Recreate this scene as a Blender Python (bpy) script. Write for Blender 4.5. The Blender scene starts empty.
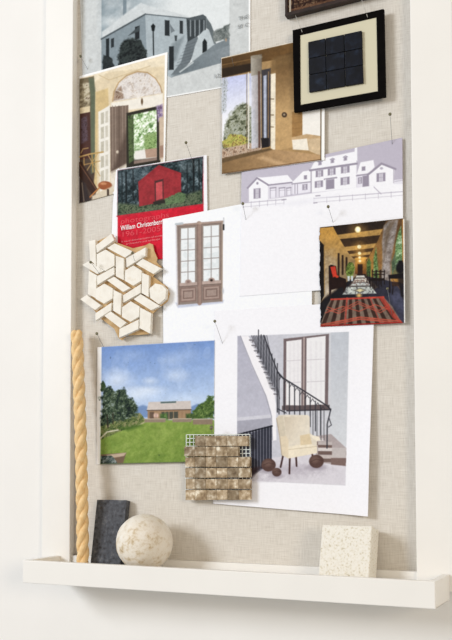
import bpy, bmesh, math, random
import numpy as np
from mathutils import Vector, Matrix, Quaternion

scene = bpy.context.scene
COL = scene.collection
random.seed(7)

# ------------------------------------------------------------------ camera
W, H = 452, 640
F = 928.0                      # focal length in pixels
D = 1.42                       # distance of the camera from the pin board
YAW, PITCH, ROLL = math.radians(25.06), math.radians(2.8), math.radians(0.1)
HORIZON = 465.0
CAM = Vector((0, -D, 0))
fwd = Vector((-math.sin(YAW) * math.cos(PITCH), math.cos(YAW) * math.cos(PITCH), math.sin(PITCH)))
right = fwd.cross(Vector((0, 0, 1))).normalized()
up = right.cross(fwd).normalized()
rq = Quaternion(fwd, ROLL)
right = rq @ right
up = rq @ up
CY = HORIZON - F * math.tan(PITCH)      # row of the optical axis
CX = W / 2.0
cam_data = bpy.data.cameras.new('camera')
cam = bpy.data.objects.new('camera', cam_data)
COL.objects.link(cam)
m = Matrix((right, up, -fwd)).transposed().to_4x4()
m.translation = CAM
cam.matrix_world = m
cam_data.sensor_fit = 'VERTICAL'
cam_data.sensor_height = 36.0
cam_data.lens = F * 36.0 / H
cam_data.shift_y = (CY - H / 2) / H
cam_data.clip_start = 0.05
scene.camera = cam


def at(px, py, p=0.0):
    """point of the wall-parallel plane p metres in front of the board"""
    r = fwd * F + right * (px - CX) + up * (CY - py)
    t = (-p - CAM.y) / r.y
    return CAM + r * t


R_, U_, F_ = np.array(right), np.array(up), np.array(fwd)


def project(P):
    q = P - np.array(CAM)
    d = q @ F_
    return CX + F * (q @ R_) / d, CY - F * (q @ U_) / d


def X_at(px, py, p=0.0): return at(px, py, p).x
def Z_at(px, py, p=0.0): return at(px, py, p).z


# --------------------------------------------------------------- materials
def lin(c):
    c = np.asarray(c, dtype=float) / 255.0
    return np.where(c <= 0.04045, c / 12.92, ((c + 0.055) / 1.055) ** 2.4)


def new_mat(name, rgb=(200, 200, 200), rough=0.5, spec=0.5, metal=0.0):
    mt = bpy.data.materials.new(name)
    mt.use_nodes = True
    b = mt.node_tree.nodes['Principled BSDF']
    b.inputs['Base Color'].default_value = (*lin(rgb), 1)
    b.inputs['Roughness'].default_value = rough
    b.inputs['Specular IOR Level'].default_value = spec
    b.inputs['Metallic'].default_value = metal
    return mt, mt.node_tree.nodes, mt.node_tree.links, b


def ramp(nodes, stops):
    r = nodes.new('ShaderNodeValToRGB')
    while len(r.color_ramp.elements) < len(stops):
        r.color_ramp.elements.new(0.5)
    for e, (pos, c) in zip(r.color_ramp.elements, stops):
        e.position = pos
        e.color = (*lin(c), 1)
    return r


def noise_mat(name, stops, scale, rough=0.6, bump=0.0, bump_scale=None, detail=5, spec=0.25, rand=False, vary=0.0):
    mt, n, l, b = new_mat(name, rough=rough, spec=spec)
    tc = n.new('ShaderNodeTexCoord')
    vec = tc.outputs['Object']
    if rand:
        oi = n.new('ShaderNodeObjectInfo')
        ad = n.new('ShaderNodeVectorMath'); ad.operation = 'ADD'
        mu = n.new('ShaderNodeMath'); mu.operation = 'MULTIPLY'; mu.inputs[1].default_value = 37.0
        l.new(oi.outputs['Random'], mu.inputs[0])
        l.new(vec, ad.inputs[0]); l.new(mu.outputs[0], ad.inputs[1])
        vec = ad.outputs[0]
    nz = n.new('ShaderNodeTexNoise')
    nz.inputs['Scale'].default_value = scale
    nz.inputs['Detail'].default_value = detail
    l.new(vec, nz.inputs['Vector'])
    r = ramp(n, stops)
    l.new(nz.outputs['Fac'], r.inputs[0])
    l.new(r.outputs[0], b.inputs['Base Color'])
    if vary:
        hs = n.new('ShaderNodeHueSaturation')
        mr = n.new('ShaderNodeMapRange')
        mr.inputs['To Min'].default_value = 1 - vary; mr.inputs['To Max'].default_value = 1 + vary
        l.new(oi.outputs['Random'], mr.inputs['Value']); l.new(mr.outputs[0], hs.inputs['Value'])
        l.new(r.outputs[0], hs.inputs['Color']); l.new(hs.outputs[0], b.inputs['Base Color'])
    if bump:
        n2 = n.new('ShaderNodeTexNoise')
        n2.inputs['Scale'].default_value = bump_scale or scale * 3
        n2.inputs['Detail'].default_value = 4
        l.new(vec, n2.inputs['Vector'])
        bp = n.new('ShaderNodeBump')
        bp.inputs['Strength'].default_value = bump
        bp.inputs['Distance'].default_value = 0.002
        l.new(n2.outputs['Fac'], bp.inputs['Height'])
        l.new(bp.outputs[0], b.inputs['Normal'])
    return mt


M = {}
M['wall'] = noise_mat('painted_wall', [(0.3, (233, 230, 225)), (0.7, (236, 233, 228))], 8, 0.6, 0.05, 300)
M['trim'] = noise_mat('painted_trim', [(0.3, (234, 231, 225)), (0.7, (237, 234, 228))], 12, 0.4, 0.04, 200)


def linen():
    mt, n, l, b = new_mat('linen', rough=0.9, spec=0.1)
    tc = n.new('ShaderNodeTexCoord')
    def threads(sx, sz, seed):
        mp = n.new('ShaderNodeMapping')
        mp.inputs['Scale'].default_value = (sx, 1, sz)
        mp.inputs['Location'].default_value = (seed, 0, seed)
        l.new(tc.outputs['Object'], mp.inputs['Vector'])
        nz = n.new('ShaderNodeTexNoise')
        nz.inputs['Scale'].default_value = 1.0
        nz.inputs['Detail'].default_value = 3
        l.new(mp.outputs[0], nz.inputs['Vector'])
        return nz.outputs['Fac']
    a = threads(800, 45, 3)
    c = threads(40, 850, 9)
    ad = n.new('ShaderNodeMath'); ad.operation = 'ADD'
    l.new(a, ad.inputs[0]); l.new(c, ad.inputs[1])
    hf = n.new('ShaderNodeMath'); hf.operation = 'MULTIPLY'; hf.inputs[1].default_value = 0.5
    l.new(ad.outputs[0], hf.inputs[0])
    r = ramp(n, [(0.34, (196, 189, 178)), (0.5, (212, 206, 196)), (0.64, (222, 217, 208))])
    l.new(hf.outputs[0], r.inputs[0])
    l.new(r.outputs[0], b.inputs['Base Color'])
    bp = n.new('ShaderNodeBump')
    bp.inputs['Strength'].default_value = 0.15
    bp.inputs['Distance'].default_value = 0.0008
    l.new(hf.outputs[0], bp.inputs['Height'])
    l.new(bp.outputs[0], b.inputs['Normal'])
    return mt


M['linen'] = linen()
M['rope'] = noise_mat('cotton_rope', [(0.3, (226, 186, 128)), (0.7, (240, 210, 160))], 120, 0.75, 0.2, 600)
M['rope_end'] = new_mat('rope_end', (188, 140, 82), 0.8)[0]
M['slate'] = noise_mat('dark_stone', [(0.28, (48, 45, 44)), (0.42, (74, 75, 79)), (0.60, (88, 90, 95)), (0.76, (118, 117, 116))],
                       150, 0.65, 0.25, 260, 9, spec=0.15)
M['cream_tile'] = noise_mat('cream_stone', [(0.3, (228, 221, 208)), (0.6, (238, 233, 222)), (0.8, (222, 210, 190))], 60, 0.55, 0.15, 250, rand=True)
M['kraft'] = noise_mat('brown_paper', [(0.3, (176, 138, 90)), (0.7, (212, 182, 136))], 50, 0.85, 0.3, 120)
M['emperador'] = noise_mat('brown_marble', [(0.30, (112, 92, 68)), (0.44, (146, 126, 98)), (0.56, (172, 154, 128)), (0.72, (226, 218, 198))],
                           105, 0.45, 0.1, 300, 9, rand=True, spec=0.2, vary=0.28)
M['mesh_white'] = new_mat('fibreglass_mesh', (226, 232, 226), 0.8)[0]
M['black'] = noise_mat('black_board', [(0.3, (6, 5, 5)), (0.7, (14, 11, 10))], 60, 0.85, spec=0.05)
M['mat_cream'] = new_mat('cream_mount', (208, 202, 176), 0.8, 0.2)[0]
M['navy'] = noise_mat('navy_glazed_tile', [(0.3, (6, 7, 12)), (0.55, (11, 14, 24)), (0.8, (30, 40, 56))], 70, 0.5, 0.1, 120, rand=True, spec=0.15)
M['wire'] = new_mat('steel_wire', (110, 112, 112), 0.5, 0.4, 0.3)[0]
M['thread'] = new_mat('pale_thread', (190, 188, 180), 0.6, 0.3)[0]
M['pin_head'] = new_mat('pin_head_metal', (112, 108, 82), 0.3, 0.5, 0.2)[0]
M['dark_frame'] = noise_mat('dark_wood', [(0.3, (34, 22, 18)), (0.7, (58, 40, 32))], 60, 0.5)
M['white_ink'] = new_mat('white_ink', (250, 248, 248), 0.6, 0.2)[0]
M['pale_red_ink'] = new_mat('pale_red_ink', (236, 130, 136), 0.6, 0.2)[0]
M['dim_red_ink'] = new_mat('soft_red_ink', (218, 68, 80), 0.6, 0.2)[0]
M['grey_ink'] = new_mat('grey_ink', (128, 130, 130), 0.6, 0.2)[0]
M['paper'] = new_mat('white_paper', (240, 240, 243), 0.6, 0.2)[0]


def ball_mat():
    mt, n, l, b = new_mat('weathered_plaster', rough=0.75, spec=0.25)
    tc = n.new('ShaderNodeTexCoord')
    nz = n.new('ShaderNodeTexNoise'); nz.inputs['Scale'].default_value = 75; nz.inputs['Detail'].default_value = 9
    nz.inputs['Roughness'].default_value = 0.7
    l.new(tc.outputs['Object'], nz.inputs['Vector'])
    r = ramp(n, [(0.30, (236, 230, 220)), (0.50, (228, 219, 203)), (0.60, (206, 188, 158)), (0.70, (160, 136, 102))])
    l.new(nz.outputs['Fac'], r.inputs[0])
    # broad noise patches decide where the stains show on the ball
    vo = n.new('ShaderNodeTexNoise'); vo.inputs['Scale'].default_value = 7; vo.inputs['Detail'].default_value = 3
    l.new(tc.outputs['Object'], vo.inputs['Vector'])
    r2 = ramp(n, [(0.34, (60, 60, 60)), (0.60, (255, 255, 255))])
    l.new(vo.outputs['Fac'], r2.inputs[0])
    mx = n.new('ShaderNodeMixRGB'); mx.inputs[1].default_value = (*lin((232, 227, 217)), 1)
    l.new(r2.outputs[0], mx.inputs[0]); l.new(r.outputs[0], mx.inputs[2])
    l.new(mx.outputs[0], b.inputs['Base Color'])
    bp = n.new('ShaderNodeBump'); bp.inputs['Strength'].default_value = 0.35; bp.inputs['Distance'].default_value = 0.002
    n2 = n.new('ShaderNodeTexNoise'); n2.inputs['Scale'].default_value = 120; n2.inputs['Detail'].default_value = 5
    l.new(tc.outputs['Object'], n2.inputs['Vector'])
    l.new(n2.outputs['Fac'], bp.inputs['Height']); l.new(bp.outputs[0], b.inputs['Normal'])
    return mt


M['ball'] = ball_mat()


def travertine_mat():
    mt, n, l, b = new_mat('pitted_stone', rough=0.85, spec=0.15)
    tc = n.new('ShaderNodeTexCoord')
    vo = n.new('ShaderNodeTexVoronoi'); vo.inputs['Scale'].default_value = 260
    nz = n.new('ShaderNodeTexNoise'); nz.inputs['Scale'].default_value = 300; nz.inputs['Detail'].default_value = 4
    l.new(tc.outputs['Object'], nz.inputs['Vector'])
    l.new(tc.outputs['Object'], vo.inputs['Vector'])
    r = ramp(n, [(0.28, (190, 180, 156)), (0.38, (222, 216, 200)), (0.48, (231, 227, 216)), (0.7, (236, 233, 225))])
    l.new(nz.outputs['Fac'], r.inputs[0])
    l.new(r.outputs[0], b.inputs['Base Color'])
    bp = n.new('ShaderNodeBump'); bp.inputs['Strength'].default_value = 0.5; bp.inputs['Distance'].default_value = 0.0012
    l.new(nz.outputs['Fac'], bp.inputs['Height']); l.new(bp.outputs[0], b.inputs['Normal'])
    return mt


M['travertine'] = travertine_mat()

mt, n, l, b = new_mat('printed_paper', rough=0.6, spec=0.08)
at_ = n.new('ShaderNodeAttribute'); at_.attribute_name = 'ink'
l.new(at_.outputs['Color'], b.inputs['Base Color'])
M['print'] = mt


# ----------------------------------------------------------------- helpers
def link(name, bm, mat, parent=None, smooth=False):
    me = bpy.data.meshes.new(name)
    bmesh.ops.recalc_face_normals(bm, faces=bm.faces)
    bm.to_mesh(me); bm.free()
    if smooth:
        for p in me.polygons: p.use_smooth = True
    me.materials.append(mat)
    o = bpy.data.objects.new(name, me)
    COL.objects.link(o)
    if parent:
        o.parent = parent
        o.matrix_parent_inverse = Matrix.Translation(-parent.location)
    return o


def thing(name, label, cat, loc, group=None):
    o = bpy.data.objects.new(name, None)
    o.empty_display_size = 0.02
    o.location = loc
    COL.objects.link(o)
    return tag(o, label, cat, group)


def tag(o, label, cat, group=None):
    o['label'] = label; o['category'] = cat
    if group: o['group'] = group
    return o


def recentre(o):
    """move the origin of a top-level mesh to its own middle"""
    me = o.data
    co = np.empty(len(me.vertices) * 3); me.vertices.foreach_get('co', co)
    co = co.reshape(-1, 3); c = (co.min(0) + co.max(0)) / 2
    me.vertices.foreach_set('co', (co - c).ravel()); me.update()
    o.location = Vector(c) + o.location
    return o


def add_box(bm, x0, x1, y0, y1, z0, z1):
    vs = [bm.verts.new((x, y, z)) for x in (x0, x1) for y in (y0, y1) for z in (z0, z1)]
    for f in ((0, 1, 3, 2), (4, 6, 7, 5), (0, 4, 5, 1), (2, 3, 7, 6), (0, 2, 6, 4), (1, 5, 7, 3)):
        bm.faces.new([vs[i] for i in f])


def box(name, x0, x1, y0, y1, z0, z1, mat, parent=None, bevel=0.0):
    bm = bmesh.new(); add_box(bm, x0, x1, y0, y1, z0, z1)
    if bevel:
        bmesh.ops.bevel(bm, geom=list(bm.edges), offset=bevel, segments=2, affect='EDGES', profile=0.6)
    return link(name, bm, mat, parent)


def prism(bm, pts3, back):
    """front polygon pts3 (world), extruded straight back to y = -back"""
    fr = [bm.verts.new(p) for p in pts3]
    bk = [bm.verts.new((p[0], -back, p[2])) for p in pts3]
    n = len(fr)
    bm.faces.new(fr); bm.faces.new(bk[::-1])
    for i in range(n):
        bm.faces.new((fr[i], bk[i], bk[(i + 1) % n], fr[(i + 1) % n]))


def px_prism(name, pts, front, back, mat, parent=None, bevel=0.0, jitter=0.0):
    bm = bmesh.new()
    prism(bm, [at(x, y, front) for x, y in pts], back)
    if bevel:
        bmesh.ops.bevel(bm, geom=list(bm.edges), offset=bevel, segments=2, affect='EDGES', profile=0.6)
    return link(name, bm, mat, parent)


def tube_bm(bm, pts, rad, seg=8, cap=True):
    """tube through pts; rad a number or list"""
    pts = [Vector(p) for p in pts]
    rings = []
    nrm = None
    for i, p in enumerate(pts):
        t = (pts[min(i + 1, len(pts) - 1)] - pts[max(i - 1, 0)]).normalized()
        if nrm is None:
            nrm = t.orthogonal().normalized()
        else:
            nrm = (nrm - t * nrm.dot(t)).normalized()
        bn = t.cross(nrm)
        r = rad[i] if isinstance(rad, (list, tuple)) else rad
        rings.append([bm.verts.new(p + (nrm * math.cos(a) + bn * math.sin(a)) * r)
                      for a in (2 * math.pi * k / seg for k in range(seg))])
    for a, b in zip(rings, rings[1:]):
        for k in range(seg):
            bm.faces.new((a[k], a[(k + 1) % seg], b[(k + 1) % seg], b[k]))
    if cap:
        bm.faces.new(rings[0][::-1]); bm.faces.new(rings[-1])


# ---------------------------------------------------------------- ink art
def hash01(ix, iy, seed):
    v = np.sin(ix * 127.1 + iy * 311.7 + seed * 74.7) * 43758.5453
    return v - np.floor(v)


def vnoise(x, y, seed=0):
    ix, iy = np.floor(x), np.floor(y)
    fx, fy = x - ix, y - iy
    fx = fx * fx * (3 - 2 * fx); fy = fy * fy * (3 - 2 * fy)
    a = hash01(ix, iy, seed); b = hash01(ix + 1, iy, seed)
    c = hash01(ix, iy + 1, seed); d = hash01(ix + 1, iy + 1, seed)
    return a + (b - a) * fx + (c - a) * fy + (a - b - c + d) * fx * fy


def fbm(x, y, s, seed=0, o=3):
    t = 0; w = 0
    for k in range(o):
        t = t + vnoise(x / s * 2 ** k, y / s * 2 ** k, seed + k) * 0.6 ** k; w += 0.6 ** k
    return t / w


class Art:
    """ink of one printed sheet; drawing coordinates follow the plane of the print"""
    def __init__(s, X, Y, base):
        s.X, s.Y = X, Y
        s.C = np.tile(np.array(base, float), (len(X), 1))

    def put(s, a, col):
        a = np.clip(a, 0, 1)[:, None]
        if isinstance(col, np.ndarray) and col.ndim == 2:
            s.C = s.C * (1 - a) + col * a
        else:
            s.C = s.C * (1 - a) + np.array(col, float) * a

    def mask(s, pts, soft=0.5):
        X, Y = s.X, s.Y
        xs = [p[0] for p in pts]; ys = [p[1] for p in pts]
        g = soft + 0.5
        idx = np.where((X > min(xs) - g) & (X < max(xs) + g) & (Y > min(ys) - g) & (Y < max(ys) + g))[0]
        out = np.zeros(len(X))
        if not len(idx): return out
        x, y = X[idx], Y[idx]
        ins = np.zeros(len(x), bool); dm = np.full(len(x), 1e9)
        n = len(pts)
        for i in range(n):
            x0, y0 = pts[i]; x1, y1 = pts[(i + 1) % n]
            if y0 != y1:
                c = ((y0 > y) != (y1 > y)) & (x < (x1 - x0) * (y - y0) / (y1 - y0) + x0)
                ins ^= c
            dx, dy = x1 - x0, y1 - y0
            L = dx * dx + dy * dy + 1e-9
            t = np.clip(((x - x0) * dx + (y - y0) * dy) / L, 0, 1)
            dm = np.minimum(dm, np.hypot(x - x0 - t * dx, y - y0 - t * dy))
        sd = np.where(ins, dm, -dm)
        out[idx] = np.clip(sd / soft * 0.5 + 0.5, 0, 1)
        return out

    def poly(s, pts, col, a=1.0, soft=0.5): s.put(s.mask(pts, soft) * a, col)

    def rect(s, x0, y0, x1, y1, col, sl=0.0, a=1.0, soft=0.5):
        """upright box whose level edges slope by sl"""
        w = (x1 - x0) * sl
        s.poly([(x0, y0), (x1, y0 + w), (x1, y1 + w), (x0, y1)], col, a, soft)

    def line(s, pts, w, col, a=1.0, soft=0.5):
        dm = np.full(len(s.X), 1e9)
        for (x0, y0), (x1, y1) in zip(pts, pts[1:]):
            dx, dy = x1 - x0, y1 - y0
            L = dx * dx + dy * dy + 1e-9
            t = np.clip(((s.X - x0) * dx + (s.Y - y0) * dy) / L, 0, 1)
            dm = np.minimum(dm, np.hypot(s.X - x0 - t * dx, s.Y - y0 - t * dy))
        s.put(np.clip((w / 2 - dm) / soft * 0.5 + 0.5, 0, 1) * a * min(1, w / 0.6), col)

    def ell(s, cx, cy, rx, ry, col, a=1.0, soft=0.5):
        d = (1 - np.hypot((s.X - cx) / rx, (s.Y - cy) / ry)) * min(rx, ry)
        s.put(np.clip(d / soft * 0.5 + 0.5, 0, 1) * a, col)

    def grad(s, pts, c0, c1, p0, p1, a=1.0, soft=0.5):
        """fill running from colour c0 at p0 to c1 at p1"""
        dx, dy = p1[0] - p0[0], p1[1] - p0[1]
        t = np.clip(((s.X - p0[0]) * dx + (s.Y - p0[1]) * dy) / (dx * dx + dy * dy), 0, 1)[:, None]
        s.put(s.mask(pts, soft) * a, np.array(c0, float) * (1 - t) + np.array(c1, float) * t)

    def leaves(s, pts, cols, sc=2.0, seed=1, soft=2.0, cover=1.0, rag=0.0):
        mk = s.mask(pts, soft)
        if rag:
            mk = np.clip((mk - 0.5 + (fbm(s.X, s.Y, sc * 1.3, seed + 20) - 0.5) * rag) * 3 + 0.5, 0, 1)
        f = 0.62 * fbm(s.X + s.Y * 0.3, s.Y, sc, seed, 4) + 0.38 * fbm(s.X, s.Y + s.X * 0.4, max(1.1, sc * 0.35), seed + 31, 2)
        f = np.clip((f - 0.27) / 0.46, 0, 0.999) * (len(cols) - 1)
        i = np.floor(f).astype(int); t = (f - i)[:, None]
        c = np.array(cols, float)
        s.put(mk * cover, c[i] * (1 - t) + c[np.minimum(i + 1, len(cols) - 1)] * t)

    def specks(s, pts, col, sc=1.2, seed=3, thr=0.6, a=1.0):
        f = fbm(s.X, s.Y, sc, seed, 2)
        s.put(s.mask(pts) * np.clip((f - thr) / 0.08, 0, 1) * a, col)

    def grain(s, amt=3.0, seed=5):
        s.C = s.C + ((fbm(s.X, s.Y, 1.6, seed, 2) - 0.5) * amt * 2)[:, None]


LIT = 1.0   # how bright white paper stands in this light


def sheet(name, corners, p, art, label, cat, base=(240, 240, 244), step=0.5, curl=None, group=None, parent=None, sat=0.84):
    """thin printed sheet; corners TL TR BR BL given on the board, p = standoff from it"""
    c = [np.array(at(x, y, p)) for x, y in corners]
    nu = max(2, int(max(abs(corners[1][0] - corners[0][0]), abs(corners[2][0] - corners[3][0])) / step))
    nv = max(2, int(max(abs(corners[3][1] - corners[0][1]), abs(corners[2][1] - corners[1][1])) / step))
    u, v = np.meshgrid(np.linspace(0, 1, nu + 1), np.linspace(0, 1, nv + 1))
    u, v = u.ravel(), v.ravel()
    U, V = u[:, None], v[:, None]
    P = c[0] * (1 - U) * (1 - V) + c[1] * U * (1 - V) + c[2] * U * V + c[3] * (1 - U) * V
    X, Y = project(P)
    a = Art(X, Y, base)
    art(a)
    a.grain()
    tex = TEX.get(art.__name__, 0)
    if tex:
        k = 0.6 * fbm(X, Y, 4.5, 41, 4) + 0.4 * fbm(Y + X * .3, X, 1.8, 47, 2) - 0.5
        amp = tex * np.clip((238 - a.C.min(1)) / 40, 0, 1)
        a.C = a.C * (1 + amp * k * 2)[:, None]
    g = a.C.mean(1)[:, None]; a.C = g + (a.C - g) * sat
    rgb = lin(np.clip(a.C, 3, 246)); rgb = 0.9 * (rgb / 0.9) ** 1.10
    if curl is not None:
        P[:, 1] -= curl(u, v)
    me = bpy.data.meshes.new(name)
    nV = len(P); nF = nu * nv
    j, i = np.meshgrid(np.arange(nv), np.arange(nu), indexing='ij')
    q = (j * (nu + 1) + i).ravel()
    quads = np.stack([q, q + nu + 1, q + nu + 2, q + 1], 1)
    me.vertices.add(nV); me.vertices.foreach_set('co', P.ravel())
    me.loops.add(nF * 4); me.loops.foreach_set('vertex_index', quads.ravel().astype(np.int32))
    me.polygons.add(nF)
    me.polygons.foreach_set('loop_start', (np.arange(nF) * 4).astype(np.int32))
    me.polygons.foreach_set('loop_total', np.full(nF, 4, np.int32))
    me.update(calc_edges=True)
    ca = me.color_attributes.new('ink', 'FLOAT_COLOR', 'POINT')
    ca.data.foreach_set('color', np.concatenate([rgb, np.ones((nV, 1))], 1).ravel())
    me.materials.append(M['print'])
    me.validate()
    o = bpy.data.objects.new(name, me)
    COL.objects.link(o)
    recentre(o)
    md = o.modifiers.new('paper', 'SOLIDIFY')
    md.thickness = 0.0004; md.offset = -1
    if label: tag(o, label, cat, group)
    return o


def letters(name, text, p0, p1, height_px, p, mat, parent, bold=0.0, shear=0.0):
    """writing whose baseline runs from p0 to p1 on the sheet's plane"""
    cu = bpy.data.curves.new(name, 'FONT')
    cu.body = text; cu.size = 1.0; cu.extrude = 0.0; cu.offset = bold
    tmp = bpy.data.objects.new('tmp', cu); COL.objects.link(tmp)
    bpy.context.view_layer.update()
    dg = bpy.context.evaluated_depsgraph_get()
    me = bpy.data.meshes.new_from_object(tmp.evaluated_get(dg))
    bpy.data.objects.remove(tmp)
    co = np.empty(len(me.vertices) * 3); me.vertices.foreach_get('co', co); co = co.reshape(-1, 3)
    w = co[:, 0].max()
    a, b = np.array(at(*p0, p)), np.array(at(*p1, p))
    top = np.array(at(p0[0] + shear, p0[1] - height_px, p))
    P = a + (co[:, :1] / w) * (b - a) + (co[:, 1:2] / 0.72) * (top - a)
    c = P.mean(0)
    me.vertices.foreach_set('co', (P - c).ravel()); me.update()
    me.materials.clear(); me.materials.append(mat)
    o = bpy.data.objects.new(name, me); COL.objects.link(o)
    o.parent = parent
    o.location = Vector(c) - parent.location
    return o


# ------------------------------------------------------------- the setting
TR = 0.018                                       # how far the trim stands off the board
WALL = 0.006                                     # wall face
def struct(o):
    o['kind'] = 'structure'; return o

xl = X_at(71.2, 300, TR); xlo = X_at(43.5, 300, TR)
xr = X_at(413.4, 300, TR)
z_top = 1.15
z_board = Z_at(250, 563.0, 0)
xr2 = xr + (xl - xlo) * 1.05
sh_d = 0.114                                     # shelf depth from the board
sx0, sx1 = X_at(22.6, 570, sh_d), X_at(435.4, 595, sh_d)
lip_top = (Z_at(22.6, 560, sh_d) + Z_at(435.4, 582, sh_d)) / 2
lip_bot = (Z_at(22.6, 582, sh_d) + Z_at(435.4, 610.3, sh_d)) / 2
floor_z = lip_top - 0.015

bm = bmesh.new()
add_box(bm, -2.6, xl - 0.002, -WALL, 0.08, -0.75, z_top)
add_box(bm, xr + 0.002, 1.6, -WALL, 0.08, -0.75, z_top)
add_box(bm, xl - 0.002, xr + 0.002, -WALL, 0.08, -0.75, lip_bot + 0.012)
struct(link('wall_back', bm, M['wall']))
board = struct(box('wall_pinboard', xl - 0.002, xr + 0.002, 0.0, 0.02, lip_bot + 0.012, z_top, M['linen']))
struct(box('trim_1', xlo, xl, -TR, -WALL + 0.0005, lip_bot + 0.012, z_top, M['trim'], bevel=0.0012))
struct(box('trim_2', xr, xr2, -TR, -WALL + 0.0005, lip_bot + 0.012, z_top, M['trim'], bevel=0.0012))
struct(box('trim_3', xl, xr, -TR + 0.006, 0.0, lip_bot + 0.012, z_board, M['trim'], bevel=0.0008))
M['trim_dark'] = M['trim']

# picture ledge
T = 0.010
bm = bmesh.new()
add_box(bm, sx0, sx1, -sh_d, -sh_d + T, lip_bot, lip_top)              # front lip
add_box(bm, sx0, sx0 + T, -sh_d + T, -TR, lip_bot, lip_top)            # end lips
add_box(bm, sx1 - T, sx1, -sh_d + T, -TR, lip_bot, lip_top)
add_box(bm, sx0 + T, sx1 - T, -sh_d + T, -TR, lip_bot + 0.004, floor_z)
bmesh.ops.remove_doubles(bm, verts=bm.verts, dist=1e-6)
led = recentre(link('picture_ledge', bm, M['trim']))
md = led.modifiers.new('soft_edges', 'BEVEL'); md.width = 0.0012; md.segments = 2; md.limit_method = 'ANGLE'
tag(led, 'long white painted tray shelf with a raised lip under the linen pin board', 'shelf')
led.modifiers['soft_edges'].use_clamp_overlap = True


# ------------------------------------------------------------ rope
def build_rope():
    r0 = 0.0100
    base = at(83.2, 562, 0.050); base.z = floor_z + 0.0025
    # foot of the rope in the tray, head against the inner corner of the left trim
    top = at(76.5, 331, TR * 0 + 0.0115)
    top = at(76.8, 331, 0.026)
    foot_x = X_at(83.0, 560, 0.046)
    foot = Vector((foot_x, -0.046, floor_z + 0.001))
    t = thing('twisted_rope', 'golden tan twisted rope stood upright in the left corner of the shelf', 'rope', foot)
    ax = (top - foot); L = ax.length; ax.normalize()
    n1 = ax.orthogonal().normalized(); n2 = ax.cross(n1)
    pitch = 0.080
    N = 260
    for s in range(3):
        pts = []
        rad = []
        for k in range(N + 1):
            d = L * k / N
            a = 2 * math.pi * (d / pitch + s / 3.0)
            w = math.sin(d / L * math.pi) * 0.002
            q = foot + ax * (d) + n1 * w
            end = min(1.0, (L - d) / 0.012 + 0.55)
            pts.append(q + (n1 * math.cos(a) + n2 * math.sin(a)) * 0.0050 * min(1, end))
            rad.append(0.0063 * min(1.0, end + 0.1))
        bm = bmesh.new(); tube_bm(bm, pts, rad, 14)
        link('strand', bm, M['rope'], t, True)
    return t


build_rope()

# ------------------------------------------------------------ slate, tile and ball
def leaning_slab(name, tl, tr, bottom_pad, thick, mat, label, cat, top_p, foot_p, rough=0.0, bevel=0.002):
    """slab leaning on the board: top edge back at top_p, foot at foot_p on the tray floor (front faces)"""
    a, b = at(*tl, top_p), at(*tr, top_p)
    x0, x1, zt = a.x, b.x, (a.z + b.z) / 2
    # front face rectangle
    zb = floor_z + 0.0006
    dy = foot_p - top_p; dz = zt - zb
    nrm = Vector((0, dz, dy)).normalized()         # pointing backwards into the slab
    nrm = Vector((0, dz, -(-dy) if False else -(-dy))).normalized()
    fr = [Vector((x0, -top_p, zt)), Vector((x1, -top_p, zt)), Vector((x1, -foot_p, zb)), Vector((x0, -foot_p, zb))]
    slope = (fr[0] - fr[3]).normalized()
    back = Vector((1, 0, 0)).cross(slope); 
    if back.y < 0: back = -back
    # keep the rear lower edge above the floor
    drop = back.z * thick
    for p in fr[:2]: p.z -= max(0, -drop)
    bm = bmesh.new()
    vs = []
    for p in fr: vs.append(p + Vector((0, 0, max(0, -drop))))
    for p in fr: vs.append(p + back * thick + Vector((0, 0, max(0, -drop))))
    v = [bm.verts.new(p) for p in vs]
    for f in ((0, 1, 2, 3), (7, 6, 5, 4), (0, 4, 5, 1), (1, 5, 6, 2), (2, 6, 7, 3), (3, 7, 4, 0)):
        bm.faces.new([v[i] for i in f])
    bmesh.ops.bevel(bm, geom=list(bm.edges), offset=bevel, segments=2, affect='EDGES', profile=0.6)
    if rough:
        bmesh.ops.triangulate(bm, faces=bm.faces)
        bmesh.ops.subdivide_edges(bm, edges=bm.edges, cuts=7, use_grid_fill=True)
        bmesh.ops.triangulate(bm, faces=bm.faces)
        bmesh.ops.subdivide_edges(bm, edges=[e for e in bm.edges if e.calc_length() > 0.006], cuts=2, use_grid_fill=True)
        bm.normal_update()
        from mathutils import noise
        for vv in bm.verts:
            k = noise.noise(vv.co * 260) + 0.6 * noise.noise(vv.co * 520)
            vv.co -= vv.normal * rough * max(0, k)
    o = recentre(link(name, bm, mat))
    tag(o, label, cat)
    return o


leaning_slab('slate_tile', (97.0, 499.2), (126.8, 500.6), 0, 0.012, M['slate'],
             'dark grey rectangular stone tile leaning between the rope and the round ball', 'stone tile', 0.0135, 0.034,
             rough=0.0004, bevel=0.0008)
leaning_slab('travertine_tile', (322.3, 524.6), (372.0, 526.4), 0, 0.040, M['travertine'],
             'square cream pitted stone tile leaning at the right end of the shelf', 'stone tile', 0.0445, 0.064,
             rough=0.0006, bevel=0.0018)

# ball: touches the tray floor
bc = at(144.4, 541.8, 0.056)
dep = (bc - CAM).dot(fwd)
rb = 28.4 * dep / F
# lower it until it rests on the floor
bc.z = floor_z + rb
bm = bmesh.new()
bmesh.ops.create_icosphere(bm, subdivisions=5, radius=rb)
from mathutils import noise as mnoise
for vv in bm.verts:
    vv.co += vv.normal * (mnoise.noise(vv.co * 60) * 0.0006 + mnoise.noise(vv.co * 260) * 0.00025)
bl = link('stone_ball', bm, M['ball'], None, True)
bl.location = bc
tag(bl, 'round off-white weathered stone ball with tan stains resting on the shelf', 'ball')
print('ball', rb, bc, 'projects', project(np.array([bc])))


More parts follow.
